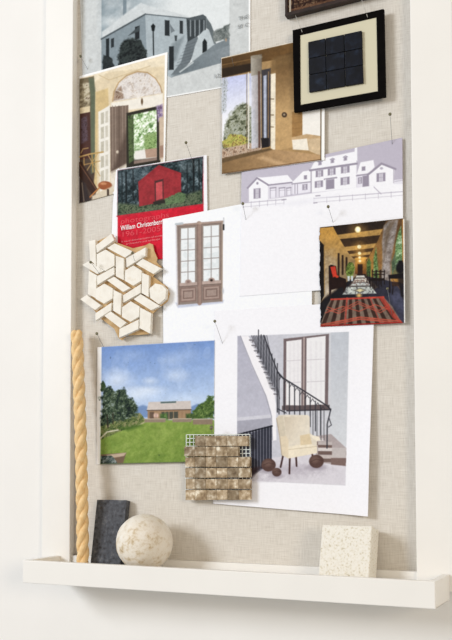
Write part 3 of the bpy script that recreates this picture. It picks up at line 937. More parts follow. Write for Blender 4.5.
def art_stairs(a):
    IR = (58, 58, 66)
    q = [(237.6, 336.2), (348.8, 331.8), (345.6, 485.4), (237, 480)]
    a.grad(q, (196, 196, 208), (206, 208, 214), (238, 400), (340, 400))
    a.grad([(237.6, 336), (246, 336), (272, 400), (272, 470), (237, 470)], (180, 180, 196), (190, 190, 204), (240, 340), (250, 420))
    a.grad([(331, 332.6), (348.8, 331.8), (346.5, 446), (331, 440)], (192, 197, 206), (208, 211, 216), (340, 340), (340, 440))
    a.poly([(237.4, 417.5), (271, 414.5), (271, 418), (237.4, 421)], (206, 206, 216)); a.poly([(237.4, 421), (271, 418), (271, 430), (237.4, 436)], (170, 170, 184))
    # floor and treads
    a.poly([(237, 462), (272, 458), (346.4, 448), (345.6, 485.4), (237, 480)], (214, 210, 218))
    a.leaves([(237, 476), (276, 462), (322, 464), (338, 470), (318, 476), (280, 481), (250, 482)], [(192, 186, 196), (204, 199, 208), (216, 212, 219)], 3, 4, 2, .8)
    a.poly([(316, 436), (331, 434), (346.4, 448), (346, 466), (316, 462)], (178, 166, 166))
    for k, (x0, x1, y, c) in enumerate(((314, 324, 438, (208, 200, 200)), (318, 332, 441.5, (190, 180, 178)), (318, 346.4, 447.6, (214, 206, 204)), (318, 346.2, 455, (196, 184, 180)))):
        a.rect(x0, y, x1, y + 3.4, c, 0.02); a.rect(x0, y + 3.4, x1, y + 7, (120, 98, 92), 0.02)
    a.poly([(332, 448), (346.4, 448), (346.2, 458.5), (332, 457)], (196, 188, 186)); a.poly([(331, 458), (346.2, 458), (346, 466), (331, 464.6)], (132, 108, 102))
    # stringer and steps
    a.poly([(240.6, 336), (248.5, 335.8), (256, 352), (266, 372), (274, 392), (276, 404), (276.5, 440), (272.5, 441), (271, 412), (266, 396), (252, 366)], (238, 236, 240), 1, .6)
    a.line([(240.4, 336), (252, 365), (266, 396), (271.5, 416), (272.5, 440)], 0.8, (160, 160, 174))
    for k in range(11):
        x, y = 249.5 + k * 2.45, 340 + k * 5.4
        a.poly([(x, y), (x + 5, y - .5), (x + 5, y + 2.4), (x + 1.5, y + 3)], (206, 204, 212)); a.line([(x, y), (x + 3.4, y + .2), (x + 3.2, y + 2)], 1.0, (98, 94, 100))
    # windows
    BR = (122, 106, 108)
    a.poly([(283.6, 338.8), (329, 333.8), (328, 409.5), (283, 408)], BR)
    a.poly([(286.4, 341.4), (301.6, 339.4), (301.2, 405.6), (286, 405)], (232, 230, 232)); a.poly([(306.6, 338.2), (325.6, 335.8), (324.8, 404.5), (306.2, 405)], (232, 231, 233))
    a.line([(304, 338), (303.6, 407)], 1.4, (186, 168, 164))
    for x in (290, 294, 298, 311, 316, 321): a.line([(x, 342), (x, 404)], 1.4, (222, 219, 223), .7, 1)
    for y in (361, 383):
        a.line([(286, y), (301.4, y - 1)], 0.7, (196, 190, 196), .8); a.line([(306.4, y - 1), (325.2, y - 2)], 0.7, (196, 190, 196), .8)
    a.poly([(282, 405.8), (329.6, 404.8), (330, 409.8), (282, 410.4)], (104, 90, 92))
    # iron balusters above
    for k in range(10):
        x0 = 250.4 + k * 1.7; t = k / 9.0
        x1 = 259 + k * 2.3
        a.line([(x0 + 1, 335.6), (x1, 352 + k * 5.2)], 0.55, IR, .85)
    for k in range(8):
        x = 258.5 + k * 2.7
        a.line([(x, 336 + k * 4.8 - 6), (x - .4, 353 + k * 5.6)], 0.9, IR)
    a.poly([(252, 336), (263.5, 335.6), (276.6, 372), (277, 392), (270, 388)], (92, 94, 104), .38, 1)
    a.line([(263.8, 335.4), (270, 352), (277.4, 371.5), (281, 377)], 1.2, IR)
    # lower flight
    a.line([(277.4, 371.5), (283, 378), (292, 383.5), (304, 391), (316, 398.6), (328, 406.4), (330.6, 410)], 1.3, IR)
    for k in range(9):
        x = 279 + k * 5.2; y = 375 + k * 3.75
        yb = 414 + max(0, k - 3) * 4.2
        a.line([(x, y), (x, min(yb, 440))], 1.0, IR)
        a.line([(x, y + 5), (x + 2.4, y + 1.4), (x + 4, y + 4)], 0.6, IR)
    a.line([(277, 372), (277.4, 412)], 1.2, IR); a.line([(287, 410.8), (330, 409.6)], 1.3, (62, 56, 62)); a.line([(278, 409), (286, 413)], 1.0, IR)
    a.line([(330.8, 409), (329.2, 416), (327.2, 424), (327, 448)], 1.2, IR); a.line([(329, 418), (331.4, 425), (328.6, 427)], 0.8, IR)
    for x in (313, 317, 321, 324): a.line([(x, 411), (x, 440)], .7, IR, .8)
    # dark railing at the lower left
    a.poly([(248, 434), (271.5, 426.6), (271.5, 464), (248, 478)], (74, 76, 90), .8)
    for k in range(11):
        x = 241 + k * 3
        a.line([(x, 433.5 - k * .75), (x, 478 - k * 1.4)], 1.3, (34, 36, 50))
    a.line([(238, 434.6), (272, 426)], 1.5, (34, 36, 46)); a.line([(240, 478), (271, 463)], 1.3, (48, 44, 54))
    a.poly([(240, 470), (262, 466), (252, 478), (240, 482)], (74, 56, 60), .8, 1.5)
    # wing chair
    LG = (74, 48, 46)
    a.ell(296, 469, 19, 3.4, (176, 168, 180), .6, 3)
    for pts in ([(283, 456), (280.6, 467)], [(289.8, 458), (289.4, 473.4)], [(296, 456), (296.6, 466)], [(312, 453), (314, 464)]):
        a.line(pts, 1.8, LG)
    a.poly([(276.4, 418.4), (279, 415.4), (284, 414.8), (308, 415), (309.6, 417), (310, 433), (317, 438.6), (317, 453), (288, 458.4), (281.6, 455), (279.4, 436)], (224, 214, 196))
    a.poly([(276.4, 418.4), (279, 415.4), (283, 416), (286, 436), (283, 437), (279.4, 436)], (212, 200, 178))
    a.grad([(284, 417), (308, 416), (309, 434), (300, 440), (287, 442)], (212, 198, 176), (230, 221, 204), (284, 420), (308, 430))
    a.poly([(279.6, 436.8), (286, 435.6), (288.6, 440), (288.4, 458.2), (281.8, 455)], (224, 208, 180))
    a.poly([(288.6, 446.6), (308, 443), (317, 447), (317, 453), (288.6, 458.4)], (236, 224, 200)); a.line([(288.8, 449.6), (317, 446.4)], .5, (196, 178, 148))
    a.poly([(300, 435.6), (309.6, 433.6), (312, 444), (300.4, 445.4)], (222, 202, 166)); a.poly([(309.6, 434.6), (319, 436.6), (320.6, 440.6), (316, 441), (312, 438)], (236, 226, 206))
    a.line([(276.6, 418.6), (279.8, 437), (281.8, 455)], .6, (176, 158, 136))
    # woven balls
    for cx, cy, r in ((268.6, 465, 7.2), (276.8, 472.2, 4.8), (316.4, 461.4, 7.4)):
        a.ell(cx, cy + r * .8, r * 1.1, r * .35, (150, 140, 152), .7, 1.5)
        a.ell(cx, cy, r, r * .9, (96, 70, 64)); a.ell(cx - r * .2, cy - r * .25, r * .55, r * .45, (126, 98, 88), .8, 1.5)
        a.line([(cx - r * .7, cy), (cx, cy - r * .3), (cx + r * .8, cy - r * .1)], .5, (68, 46, 44), .7)


def art_corridor(a):
    q = [(318, 226), (404, 217), (405.5, 324), (318, 328)]
    a.poly(q, (44, 32, 26))
    # ceiling and beams
    a.grad([(330, 226), (388, 220), (366, 262), (356, 262)], (46, 34, 26), (96, 66, 34), (355, 225), (360, 262))
    for pts in ([(333, 235.4), (386, 228.4), (384, 234.6), (337, 239.4)], [(341, 247.4), (378, 243), (376, 247.6), (344, 251.4)],
                [(347, 254.4), (371, 251.6), (370, 254.4), (349, 256.8)], [(350.5, 259), (368, 257.2), (367, 259), (352, 260.6)]):
        a.poly(pts, (186, 144, 76))
    # left wall
    a.grad([(319, 228), (333, 226.8), (338, 236), (344, 246), (350, 255), (357, 262), (357, 276), (340, 286), (326, 296), (319, 304)],
           (204, 152, 66), (150, 126, 90), (330, 232), (330, 272))
    a.grad([(319, 252), (336, 258), (336, 290), (326, 296), (319, 300)], (170, 132, 74), (196, 184, 166), (322, 240), (326, 282), 0.85, 2)
    a.leaves([(322, 250), (334, 250), (336, 284), (324, 286)], [(120, 92, 56), (176, 150, 108), (204, 190, 164)], 7, 3, 3, .5)
    a.poly([(319, 240.5), (324, 245), (324.2, 296), (319, 304)], (26, 22, 20)); a.line([(324.4, 244), (324.6, 294)], .7, (170, 132, 70))
    for x, y0, y1 in ((338.6, 254, 276), (342.6, 256, 274), (346.5, 258, 272)): a.line([(x, y0), (x, y1)], 2.0, (54, 38, 26))
    # far end
    a.grad([(355, 258), (366, 257), (366, 274), (355, 274)], (216, 160, 66), (120, 70, 30), (360, 258), (360, 274))
    a.poly([(357.6, 264), (362.6, 264), (362.6, 275), (357.6, 275)], (56, 34, 24))
    # right arcade
    a.grad([(366, 262), (378, 240), (386, 221), (404, 218), (404, 286), (366, 278)], (176, 126, 56), (104, 74, 44), (370, 262), (396, 230))
    a.leaves([(366.5, 276), (366.8, 262), (369, 258), (371, 262), (371, 278)], [(50, 74, 34), (110, 140, 70)], 2.5, 4, .7)
    a.leaves([(373.4, 280), (373.6, 258), (376, 247), (379.6, 243), (380, 262), (379, 282)], [(46, 70, 34), (96, 130, 70), (150, 180, 120)], 3, 5, .7)
    a.poly([(376, 246), (380, 240), (381.6, 262), (379.6, 282)], (150, 106, 56), 1, .8)
    a.poly([(384, 226), (389, 221), (398, 219.6), (396, 232), (393, 248), (390, 262), (390.4, 286), (380.6, 284), (383, 262), (382, 242)], (146, 136, 130), 1, .9)
    a.leaves([(384, 226), (389, 221), (398, 219.6), (393, 248), (390.4, 286), (381, 284)], [(98, 84, 76), (140, 130, 124), (178, 170, 168)], 4, 14, 1, .7)
    a.poly([(385, 230), (390, 222), (396, 220), (390, 232), (387, 246), (384, 262)], (112, 94, 76), .8, 1.4)
    a.leaves([(394.6, 262), (395.6, 244), (398.4, 232), (401, 226), (403, 250), (402, 268), (395, 270)], [(70, 104, 60), (130, 166, 110), (190, 212, 180)], 3, 7, .7)
    a.poly([(391.6, 262), (396, 250), (395, 268), (392, 276)], (96, 112, 84))
    a.leaves([(392, 262), (404, 258), (404, 276), (392, 276)], [(46, 66, 46), (110, 136, 104)], 3, 2, 1, .6)
    a.poly([(402, 220), (404, 219), (404.5, 262), (402.4, 262)], (176, 126, 56))
    # floor
    a.grad([(319, 304), (350, 280), (366, 276), (404, 284), (405, 324), (319, 327)], (30, 28, 32), (60, 60, 78), (340, 300), (400, 300))
    a.poly([(388, 296), (404, 290), (404, 312), (396, 308)], (84, 88, 116), .6, 3)
    a.poly([(350, 284), (356, 276), (366, 276), (378, 287), (374, 290), (346, 290)], (70, 60, 56))
    for pts, c in (([(356.6, 275.6), (364, 275.4), (365, 277.4), (355.8, 277.6)], (206, 204, 196)), ([(355.2, 278.6), (366.4, 278.2), (368.6, 282), (353, 282.4)], (196, 190, 178)),
                   ([(352.6, 283), (369, 282.6), (370.6, 285.4), (350.6, 285.8)], (186, 190, 188)), ([(346.6, 287), (371.4, 286.6), (376.4, 293.4), (342.6, 294.6)], (186, 192, 186))):
        a.poly(pts, c)
    a.specks([(346.6, 287), (371.4, 286.6), (376.4, 293.4), (342.6, 294.6)], (96, 96, 100), 1.6, 5, .52, .8)
    a.specks([(353, 279), (367, 278), (370, 285), (351, 285.4)], (120, 90, 80), 1.3, 6, .52, .7)
    a.poly([(353, 290.6), (360, 287.6), (367, 290), (360, 293)], (110, 106, 96), .8); a.poly([(356, 290.4), (360, 288.8), (364, 290.2), (360, 292)], (206, 196, 150))
    a.ell(359, 295.6, 2.4, 1.8, (236, 190, 110), .9, 1.2)
    # big striped rug
    rug = [(319.5, 327), (327, 306), (331.4, 298.6), (383, 296.4), (392, 306), (402.4, 323.4)]
    a.poly(rug, (128, 108, 94))
    def rp(u, v):   # u across, v towards the viewer
        xl_, xr_ = 331.4 + (319.5 - 331.4) * v, 383 + (402.4 - 383) * v
        return xl_ + (xr_ - xl_) * u, 298.6 + (327 - 298.6) * v + ((296.4 - 298.6) * (1 - v) + (323.4 - 327) * v) * u
    for k in range(9):
        u0 = k / 9 + .01
        a.poly([rp(u0, 0), rp(u0 + .055, 0), rp(u0 + .055, 1), rp(u0, 1)], (66, 44, 36))
    RD = (190, 84, 62)
    for u in (.30, .31, .74): a.line([rp(u, 0), rp(u, 1)], 0.9, (178, 70, 56))
    for off in (0, .08, .16):
        a.line([rp(0, .30 + off), rp(.2, .46 + off), rp(.5, .14 + off), rp(.8, .5 + off), rp(1, .3 + off)] if off < .1 else [rp(0, .5), rp(.25, .3), rp(.5, .5), rp(.78, .28), rp(1, .55)], 0.8, RD)
    for off in (0, .07): a.line([rp(0, 1 - off), rp(.5, .78 - off), rp(1, .99 - off)], 1.4, RD)
    a.line([rp(0, .03), rp(1, .03)], 1.5, (206, 66, 50)); a.line([rp(0, .97), rp(1, .97)], 1.6, (170, 44, 34))
    a.poly([rp(.9, 0), rp(1, 0), rp(1, 1), rp(.93, .8)], (184, 60, 46), .8)
    # furniture
    a.poly([(328.6, 266), (331, 264.6), (336, 266), (337.6, 276), (346, 279), (346.6, 286), (344, 293), (342.6, 287), (331.4, 290), (330.6, 296), (329, 295)], (40, 22, 18))
    a.poly([(330.4, 267), (335.4, 266), (337, 276), (333, 277.4)], (206, 56, 36)); a.ell(337, 276.6, 1.6, 1.2, (222, 70, 40))
    a.leaves([(345.6, 268), (349, 262), (353, 262.6), (355, 268), (352.6, 277), (347, 278)], [(50, 66, 26), (110, 132, 52), (146, 160, 84)], 2.4, 8, 1.2, 1, .5)
    for x in (348.6, 352): a.poly([(x - 1.2, 276), (x + 1.2, 276), (x + .8, 281), (x - .8, 281)], (200, 210, 214))
    DK = (34, 24, 22)
    for x in (372.4, 376.6, 381):
        a.line([(x, 270), (x + .4, 286)], .9, DK); a.line([(x + 3.4, 270.4), (x + 3.4, 284)], .9, DK)
        for y in (271.6, 274.4): a.line([(x, y), (x + 3.4, y)], .8, DK)
        a.poly([(x - 2.6, 278.6), (x + 3.4, 278), (x + 3.4, 280.4), (x - 2.4, 281)], DK); a.line([(x - 2.4, 280), (x - 2.2, 288)], .8, DK)
    for x in (367, 369.4): a.line([(x, 272), (x, 283)], .8, DK)
    a.poly([(388.4, 275), (404, 273), (404.4, 279), (388.6, 278.6)], (28, 22, 24)); a.line([(389.6, 277), (389.8, 292)], 1.2, DK)
    a.line([(393, 280), (401, 290)], .8, (110, 80, 60)); a.poly([(391.6, 282), (400, 282), (402, 286), (392, 286.4)], (66, 46, 38)); a.line([(393, 286), (392.6, 294)], .8, DK); a.line([(401, 286), (402, 296)], .8, DK)
    a.ell(400.4, 268, 4.4, 6, (26, 24, 28), 1, 1); a.poly([(398.6, 260.6), (403, 260.6), (403, 266), (398.6, 266)], (26, 24, 28)); a.poly([(398, 279), (404.4, 278), (404.6, 300), (401, 296)], (30, 26, 30), .8, 1)
    # lamps
    a.ell(357.8, 230, 6.5, 5, (238, 176, 80), .45, 5); a.ell(357.8, 229.6, 2.9, 3.1, (255, 236, 168)); a.ell(357.8, 229.6, 1.8, 2, (255, 252, 232))
    for x, y, r in ((359.2, 246.8, 1.9), (359.5, 253.4, 1.6), (359.7, 257.6, 1.2), (359.9, 261, 1.2)):
        a.ell(x, y, r * 2.4, r * 2, (242, 180, 80), .5, r * 2); a.ell(x, y, r, r, (255, 244, 196))
    a.line([(403.9, 217), (405, 324)], 1.4, (246, 244, 240))
    a.line([(319, 227.2), (404, 218.4)], 0.6, (120, 96, 60))


def art_basket(a):
    a.C[:] = (60, 38, 30)
    a.leaves([(280, -90), (395, -90), (395, 20), (280, 30)], [(24, 14, 12), (56, 32, 24), (84, 54, 38), (138, 110, 82), (48, 28, 20)], 2.2, 5, 1)
    a.line([(290, -80), (290, 16)], 1.6, (206, 196, 176)); a.line([(293, -80), (293, 16)], 1.6, (44, 26, 22))
    a.line([(292, 10), (345, -3), (385, -12)], 1.6, (120, 84, 60), .8); a.line([(292, 6), (385, -16)], 1.0, (36, 22, 18), .8)


TEX = {'art_street': .09, 'art_entry': .09, 'art_barn': .20, 'art_room': .13, 'art_lawn': .07, 'art_corridor': .24,
       'art_stairs': .06, 'art_doors': .08}


def curl_fn(k1=0.0, k2=0.0, br=0.0, tr=0.0, bl=0.0, mid=0.0, right=0.0, bottom=0.0):
    def f(u, v):
        return (mid * np.sin(np.pi * u) * np.sin(np.pi * v) + br * (np.clip(u + v - 1.2, 0, 1) / .8) ** 2
                + tr * (np.clip(u - v - .2, 0, 1) / .8) ** 2 + bl * (np.clip(v - u - .2, 0, 1) / .8) ** 2
                + right * np.clip((u - .75) / .25, 0, 1) ** 2 * (0.35 + 0.65 * v) + bottom * np.clip((v - .7) / .3, 0, 1) ** 2)
    return f


L1 = 0.0012
street = sheet('photograph_page', [(79.3, -28), (250.6, -70), (250.4, 83), (83.6, 112)], L1, art_street,
      'page with a grey toned photograph of a street building with an outside stair, top left', 'printed page',
      curl=curl_fn(mid=0.0001))
entry = sheet('colour_photograph', [(79.3, 76.2), (167.6, 52), (164.6, 180), (78.8, 203.4)], L1 + 0.0008, art_entry,
      'colour photograph of a cream hallway with fanlight and open garden door at the left edge', 'photograph', curl=curl_fn(right=0.0002))
cover = sheet('book_cover', [(117.2, 169.3), (206.8, 154.9), (208, 256), (114.6, 262)], L1 + 0.0018, art_barn,
            'red printed cover with a photograph of a small red barn in dark woods', 'printed card', curl=curl_fn(), sat=0.95)
tag(recentre(px_prism('blank_card', [(116.0, 170.2), (119, 168.2), (119, 243), (113.0, 243), (111.6, 236), (112.8, 205)], L1 + 0.0015, L1 + 0.0011, M['paper'])),
    'blank white card edge showing at the left behind the red barn cover', 'card')
room = sheet('colour_photograph', [(221.2, 57.8), (324.8, 34.6), (324.6, 160.2), (222, 174.2)], L1 + 0.0040, art_room,
      'colour photograph of an ochre room with a round column, half behind the black framed tiles', 'photograph', curl=curl_fn(bottom=0.0006))
doors = sheet('printed_page', [(162.6, 219.2), (312, 190.5), (312, 350), (163.4, 357)], L1 + 0.0024, art_doors,
      'white page printed with a pair of weathered wooden glazed doors', 'printed page', base=(241, 243, 248))
house = sheet('printed_page', [(241.6, 172.4), (402.4, 137.6), (403.6, 284), (239.6, 296.4)], L1 + 0.0030, art_house,
      'white page with a mauve drawing of a long white house and fences', 'printed page', base=(240, 240, 245), curl=curl_fn(mid=0.0004))
stairs = sheet('printed_page', [(214.4, 311.2), (374.2, 300.6), (369.4, 516.4), (213, 503.6)], L1 + 0.0034, art_stairs,
      'large white page with a photograph of a cream wing chair below an iron staircase', 'printed page', base=(240, 240, 245), step=0.45,
      curl=lambda u, v: 0.008 * np.clip((u - .75) / .25, 0, 1) ** 2 * np.clip((v - .12) / .6, 0, 1) ** 1.5 + 0.0)
lawn = sheet('colour_photograph', [(97.4, 347.2), (214.8, 340.2), (213.9, 461.6), (96.4, 464.4)], L1 + 0.0040, art_lawn,
      'colour photograph of a green lawn and low barn under blue sky', 'photograph', base=(248, 249, 250), step=0.45, sat=0.9)
corridor = sheet('colour_photograph', [(318.8, 227.4), (404.4, 218.2), (405.4, 323), (320.2, 326.8)], L1 + 0.0050, art_corridor,
      'colour photograph of an arcaded corridor with red striped rug, left edge torn', 'photograph', step=0.4, curl=curl_fn(right=0.001))
# torn left edge of the corridor photograph
me = corridor.data
co = np.empty(len(me.vertices) * 3); me.vertices.foreach_get('co', co); co = co.reshape(-1, 3)
x0 = co[:, 0].min(); span = co[:, 0].max() - x0
kk = np.clip(1 - (co[:, 0] - x0) / span / 0.05, 0, 1)
co[:, 0] += kk * (fbm(co[:, 2] * 1000, co[:, 2] * 0, 8, 3) - 0.3) * 0.004
me.vertices.foreach_set('co', co.ravel()); me.update()

# lettering
letters('title_lettering', 'William Christenberry', (120.6, 230.6), (164.6, 223.4), 5.0, L1 + 0.0022, M['white_ink'], cover, 0.004)
letters('soft_lettering', 'photographs', (120.4, 224.0), (169, 217.0), 5.2, L1 + 0.0021, M['dim_red_ink'], cover, 0.0)
letters('date_lettering', '1961-2005', (120.8, 237.2), (160.5, 230.8), 5.2, L1 + 0.0021, M['dim_red_ink'], cover, 0.0)
letters('small_lettering', 'A visual documentation of southern', (121.0, 242.6), (166, 235.6), 1.8, L1 + 0.0021, M['pale_red_ink'], cover)
letters('small_lettering', 'architecture and landscape', (126.0, 244.8), (160, 239.6), 1.8, L1 + 0.0021, M['pale_red_ink'], cover)
letters('page_lettering', 'THE', (238.6, 20.6), (248.6, 18.2), 4.0, L1 + 0.0020, M['grey_ink'], street)
letters('page_lettering', 'SE C', (237.6, 28.6), (248.4, 26.0), 3.6, L1 + 0.0020, M['grey_ink'], street)
letters('page_lettering', '12', (213.6, 78.2), (219.6, 77.0), 3.8, L1 + 0.0020, M['grey_ink'], street)


# ------------------------------------------------------------ mosaics
def cr(x, y, ox=75.0, oy=225.0, s=4.52): return (ox + x / s, oy + y / s)


def hex_mosaic():
    pf, pb = 0.0150, 0.0072
    t = thing('stone_mosaic_sample', 'cream stone mosaic sample of hexagons and bars on torn brown paper', 'tile sample', at(127, 290, 0.009))
    px_prism('paper_backing', [cr(*q) for q in ((76, 85), (150, 50), (185, 78), (262, 105), (318, 92), (336, 82), (352, 88), (358, 118), (372, 150),
             (368, 168), (392, 190), (372, 214), (352, 232), (392, 262), (418, 282), (428, 312), (418, 345), (388, 368), (352, 400), (348, 480),
             (330, 494), (232, 500), (212, 522), (196, 510), (178, 470), (128, 430), (104, 420), (98, 398), (52, 345), (74, 320), (72, 220), (62, 190), (80, 150))],
             pb, 0.0060, M['kraft'], t)
    hexes = [
        [(97, 132), (138, 110), (178, 134), (178, 184), (136, 208), (97, 186)],
        [(226, 205), (263, 182), (302, 206), (300, 252), (262, 275), (224, 252)],
        [(93, 288), (132, 264), (171, 286), (170, 332), (130, 356), (92, 334)],
        [(212, 372), (251, 344), (292, 368), (290, 414), (250, 438), (211, 416)]]
    bars = [
        [(62, 72), (92, 66), (95, 190), (84, 172), (68, 160)], [(184, 138), (221, 150), (220, 250), (184, 232)],
        [(62, 206), (98, 226), (94, 332), (58, 312)], [(173, 292), (210, 310), (206, 408), (172, 388)],
        [(303, 215), (334, 228), (332, 326), (300, 308)], [(294, 372), (344, 398), (340, 492), (290, 466)],
        [(144, 104), (178, 82), (264, 120), (226, 148)], [(32, 180), (62, 163), (132, 206), (100, 222)],
        [(144, 250), (176, 233), (250, 285), (217, 303)], [(22, 335), (52, 315), (118, 363), (90, 385)],
        [(274, 176), (306, 152), (390, 196), (354, 222)], [(264, 335), (296, 312), (384, 366), (344, 386)],
        [(131, 410), (160, 390), (233, 441), (204, 466)],
        [(94, 92), (164, 38), (178, 68), (98, 126)], [(98, 232), (176, 190), (178, 222), (99, 272)],
        [(230, 150), (320, 100), (318, 140), (232, 192)], [(216, 318), (298, 266), (297, 306), (218, 351)],
        [(90, 400), (166, 350), (163, 386), (92, 433)], [(200, 470), (288, 426), (287, 470), (198, 510)]]
    def shrink(poly, k=0.7):
        cx = sum(p[0] for p in poly) / len(poly); cy = sum(p[1] for p in poly) / len(poly)
        out = []
        for x, y in poly:
            d = math.hypot(x - cx, y - cy)
            out.append((cx + (x - cx) * (1 - k / d), cy + (y - cy) * (1 - k / d)))
        return out
    for poly in hexes + bars:
        px_prism('tile', [cr(*q) for q in shrink(poly)], pf + random.uniform(-.0006, .0006), pb, M['cream_tile'], t, 0.0004)
    px_prism('tile', [cr(*q) for q in ((336, 288), (362, 264), (392, 270), (412, 290), (408, 332), (378, 358), (340, 330))], pf + .001, pb, M['cream_tile'], t, 0.0004)
    return t


hex_mosaic()


def brown_mosaic():
    pb, pf = 0.0085, 0.0165
    t = thing('marble_mosaic_sample', 'brown marbled mosaic sheet of small square tiles over a corner of the lawn photograph', 'tile sample', at(219, 468, 0.0085))
    c = lambda x, y: cr(x, y, 175.0, 420.0, 5.02)
    # woven fibreglass net
    bm = bmesh.new()
    a_ = [c(57, 74), c(376, 72), c(380, 398), c(54, 398)]
    A, B, C_, Dd = [at(x, y, pb) for x, y in a_]
    n = 17
    for k in range(n + 1):
        s = k / n
        p0, p1 = A.lerp(B, s), Dd.lerp(C_, s)
        tube_bm(bm, [p0, p1], 0.0008, 4)
        p0, p1 = A.lerp(Dd, s), B.lerp(C_, s)
        tube_bm(bm, [p0, p1], 0.0008, 4)
    link('backing_net', bm, M['mesh_white'], t)
    xs = [[50, 100, 153, 207, 259, 312, 371]] * 1
    rows = [
        (80, 131, [99, 152, 206, 258, 311, 371]),
        (133, 183, [46, 99, 153, 207, 261, 317]),
        (186, 236, [51, 99, 153, 207, 263, 317, 382]),
        (240, 290, [51, 99, 154, 209, 263, 318, 384]),
        (296, 346, [53, 100, 154, 209, 263, 319, 384]),
        (351, 402, [52, 102, 158, 208, 264, 319, 384])]
    for y0, y1, cols in rows:
        for i, (xa, xb) in enumerate(zip(cols, cols[1:])):
            last = 7 if xb > 365 else 0
            g = 0.5
            j = [random.uniform(-1.2, 1.2) for _ in range(4)]
            px_prism('tile', [c(xa + g, y0 + g + j[0]), c(xb - g - last, y0 + g + j[1]), c(xb - g - last, y1 - g + j[2]), c(xa + g, y1 - g + j[3])],
                     pf + random.uniform(-.0005, .0005), pb, M['emperador'], t, 0.0003)


brown_mosaic()


# ------------------------------------------------------------ framed dark tiles
def quad_lerp(q, u, v):
    (x0, y0), (x1, y1), (x2, y2), (x3, y3) = q
    return (x0 * (1 - u) * (1 - v) + x1 * u * (1 - v) + x2 * u * v + x3 * (1 - u) * v,
            y0 * (1 - u) * (1 - v) + y1 * u * (1 - v) + y2 * u * v + y3 * (1 - u) * v)


def ring(name, outer, inner, front, back, mat, parent):
    bm = bmesh.new()
    O = [at(x, y, front) for x, y in outer]; I = [at(x, y, front) for x, y in inner]
    v = {}
    for k in range(4):
        v['of', k] = bm.verts.new(O[k]); v['if', k] = bm.verts.new(I[k])
        v['ob', k] = bm.verts.new((O[k].x, -back, O[k].z)); v['ib', k] = bm.verts.new((I[k].x, -back, I[k].z))
    for k in range(4):
        j = (k + 1) % 4
        bm.faces.new((v['of', k], v['of', j], v['if', j], v['if', k]))
        bm.faces.new((v['ob', k], v['ib', k], v['ib', j], v['ob', j]))
        bm.faces.new((v['of', k], v['ob', k], v['ob', j], v['of', j]))
        bm.faces.new((v['if', k], v['if', j], v['ib', j], v['ib', k]))
    return link(name, bm, mat, parent)


t = thing('framed_tile_panel', 'black bordered cream panel holding nine dark navy square tiles', 'framed tiles', at(339, 60, 0.006))
oq = [(292.6, 30.2), (383.6, 8.8), (385.4, 96.4), (294.0, 112)]
iq = [(300.0, 35.2), (376.4, 17.2), (377.8, 91.2), (300.4, 104.8)]
ring('border', oq, iq, 0.0150, 0.0088, M['black'], t)
px_prism('mount', [quad_lerp(iq, a, b) for a, b in ((-.03, -.03), (1.03, -.03), (1.03, 1.03), (-.03, 1.03))], 0.0140, 0.0090, M['mat_cream'], t)
tq = [(307.8, 41.8), (361.8, 30.2), (363.4, 83.0), (308.8, 92.4)]
for r_ in range(3):
    for c_ in range(3):
        cu, cv = [0, .325, .67, 1.0], [0, .335, .655, 1.0]
        g = .006
        q = [quad_lerp(tq, cu[c_] + g, cv[r_] + g), quad_lerp(tq, cu[c_ + 1] - g, cv[r_] + g),
             quad_lerp(tq, cu[c_ + 1] - g, cv[r_ + 1] - g), quad_lerp(tq, cu[c_] + g, cv[r_ + 1] - g)]
        px_prism('tile', q, 0.0180 + random.uniform(-.0004, .0004), 0.0140, M['navy'], t, 0.0004)
for (hx, hy), (tx, ty) in (((292.5, 8), (302.2, 32)), ((357, -14), (367.6, 17.2))):
    bm = bmesh.new()
    tube_bm(bm, [at(hx, hy, 0.0065), at(tx, ty, 0.0155)], 0.0005, 6)
    link('hanging_wire', bm, M['thread'], t, True)

# frame above it, cut by the top of the picture
t = thing('framed_picture', 'dark framed brown picture hanging above the navy tile panel', 'picture frame', at(330, -30, 0.002))
oq = [(284.8, -66), (386, -92), (386, -9.4), (285.0, 16.2)]
iq = [(287.4, -62), (383, -86), (383, -12), (287.4, 12.6)]
ring('frame', oq, iq, 0.0150, 0.0020, M['dark_frame'], t)
pic = sheet('picture', [quad_lerp(iq, a, b) for a, b in ((-.01, -.01), (1.01, -.01), (1.01, 1.01), (-.01, 1.01))], 0.0125, art_basket, None, None, step=0.6)
pic.parent = t
pic.matrix_parent_inverse = Matrix.Translation(-t.location)


# ------------------------------------------------------------ pins
def pin(head, tip, hp, tp, label, rad=0.0026):
    h, e = at(*head, hp), at(*tip, tp)
    t = thing('map_pin', label, 'pin', e, 'metal headed pins in the board')
    e2 = e + (e - h).normalized() * min(0.010, tp * 0.9)
    bm = bmesh.new(); tube_bm(bm, [h, e2], 0.00032, 6)
    link('shaft', bm, M['wire'], t, True)
    bm = bmesh.new(); bmesh.ops.create_uvsphere(bm, u_segments=16, v_segments=10, radius=rad)
    bmesh.ops.translate(bm, verts=bm.verts, vec=h)
    link('head', bm, M['pin_head'], t, True)


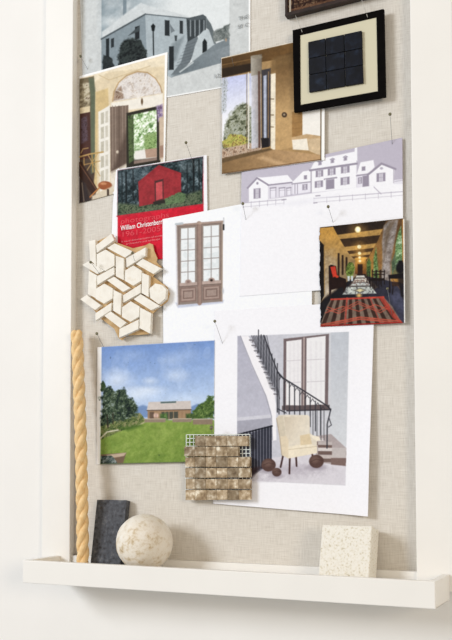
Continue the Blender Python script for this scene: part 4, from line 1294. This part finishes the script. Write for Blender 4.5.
pin((80.4, 56.2), (87, 68), 0.016, 0.0030, 'small pin at the left edge of the grey street page')
pin((186.0, 142.6), (194.6, 167), 0.026, 0.0035, 'pin with round head above the red barn cover')
pin((390.0, 114.2), (392.2, 143), 0.026, 0.0050, 'pin above the top right corner of the mauve house drawing')
pin((242.8, 203.6), (245.8, 219), 0.022, 0.0050, 'pin at the left edge of the mauve house drawing')
pin((328.2, 206.6), (333.0, 222), 0.024, 0.0050, 'pin just above the corridor photograph')
pin((387.4, 288.6), (392.0, 315), 0.026, 0.0066, 'pin low on the right of the corridor photograph', 0.0020)
pin((90.6, 262.2), (98, 271.6), 0.030, 0.0170, 'pin on the left of the cream hexagon mosaic')
pin((132.4, 252.8), (134.4, 260), 0.030, 0.0170, 'pin near the top of the cream hexagon mosaic')
pin((96.8, 333.6), (103.4, 346.6), 0.026, 0.0055, 'pin at the top left corner of the lawn photograph')
pin((214.8, 321.2), (222.4, 343), 0.028, 0.0050, 'pin in the white page right of the lawn photograph')
pin((211.2, 428.2), (213, 437), 0.026, 0.0142, 'pin head at the top edge of the brown marble mosaic')
pin((231.6, 57.0), (234, 67.6), 0.018, 0.0038, 'pin at the top left corner of the ochre room photograph', 0.0008)


# ------------------------------------------------------------ light
world = bpy.data.worlds.new('room_light'); scene.world = world
world.use_nodes = True
bg = world.node_tree.nodes['Background']
wn, wl = world.node_tree.nodes, world.node_tree.links
wtc = wn.new('ShaderNodeTexCoord'); wsx = wn.new('ShaderNodeSeparateXYZ'); wmr = wn.new('ShaderNodeMapRange')
wmr.inputs['From Min'].default_value = -0.8; wmr.inputs['From Max'].default_value = 0.8
wmx = wn.new('ShaderNodeMixRGB')
wmx.inputs[1].default_value = (0.90, 0.93, 0.94, 1)      # cool floor bounce
wmx.inputs[2].default_value = (1.0, 0.885, 0.76, 1)      # warm ceiling bounce
wl.new(wtc.outputs['Generated'], wsx.inputs[0]); wl.new(wsx.outputs['Z'], wmr.inputs['Value'])
wl.new(wmr.outputs[0], wmx.inputs[0]); wl.new(wmx.outputs[0], bg.inputs[0])
bg.inputs[1].default_value = 0.54


def area(name, loc, target, sx, sy, power, col):
    ld = bpy.data.lights.new(name, 'AREA'); ld.shape = 'RECTANGLE'; ld.size = sx; ld.size_y = sy
    ld.energy = power; ld.color = col
    o = bpy.data.objects.new(name, ld); COL.objects.link(o)
    o.location = loc
    o.rotation_euler = (Vector(target) - Vector(loc)).to_track_quat('-Z', 'Y').to_euler()
    return o


area('window_daylight', (-4.9, -4.7, 2.2), (-0.65, 0, 0.0), 1.9, 2.0, 305, (0.86, 0.92, 1.0))
# added warm fill lamp on the right, no real window: lifts right-facing sides
area('right_fill', (3.4, -3.6, 0.8), (-0.65, 0, 0.0), 1.4, 1.4, 78, (1.0, 0.86, 0.68))

vs = scene.view_settings
scene.display_settings.display_device = 'sRGB'
vs.view_transform = 'Standard'; vs.look = 'None'; vs.gamma = 1.0; vs.exposure = -0.04
vs.use_curve_mapping = False
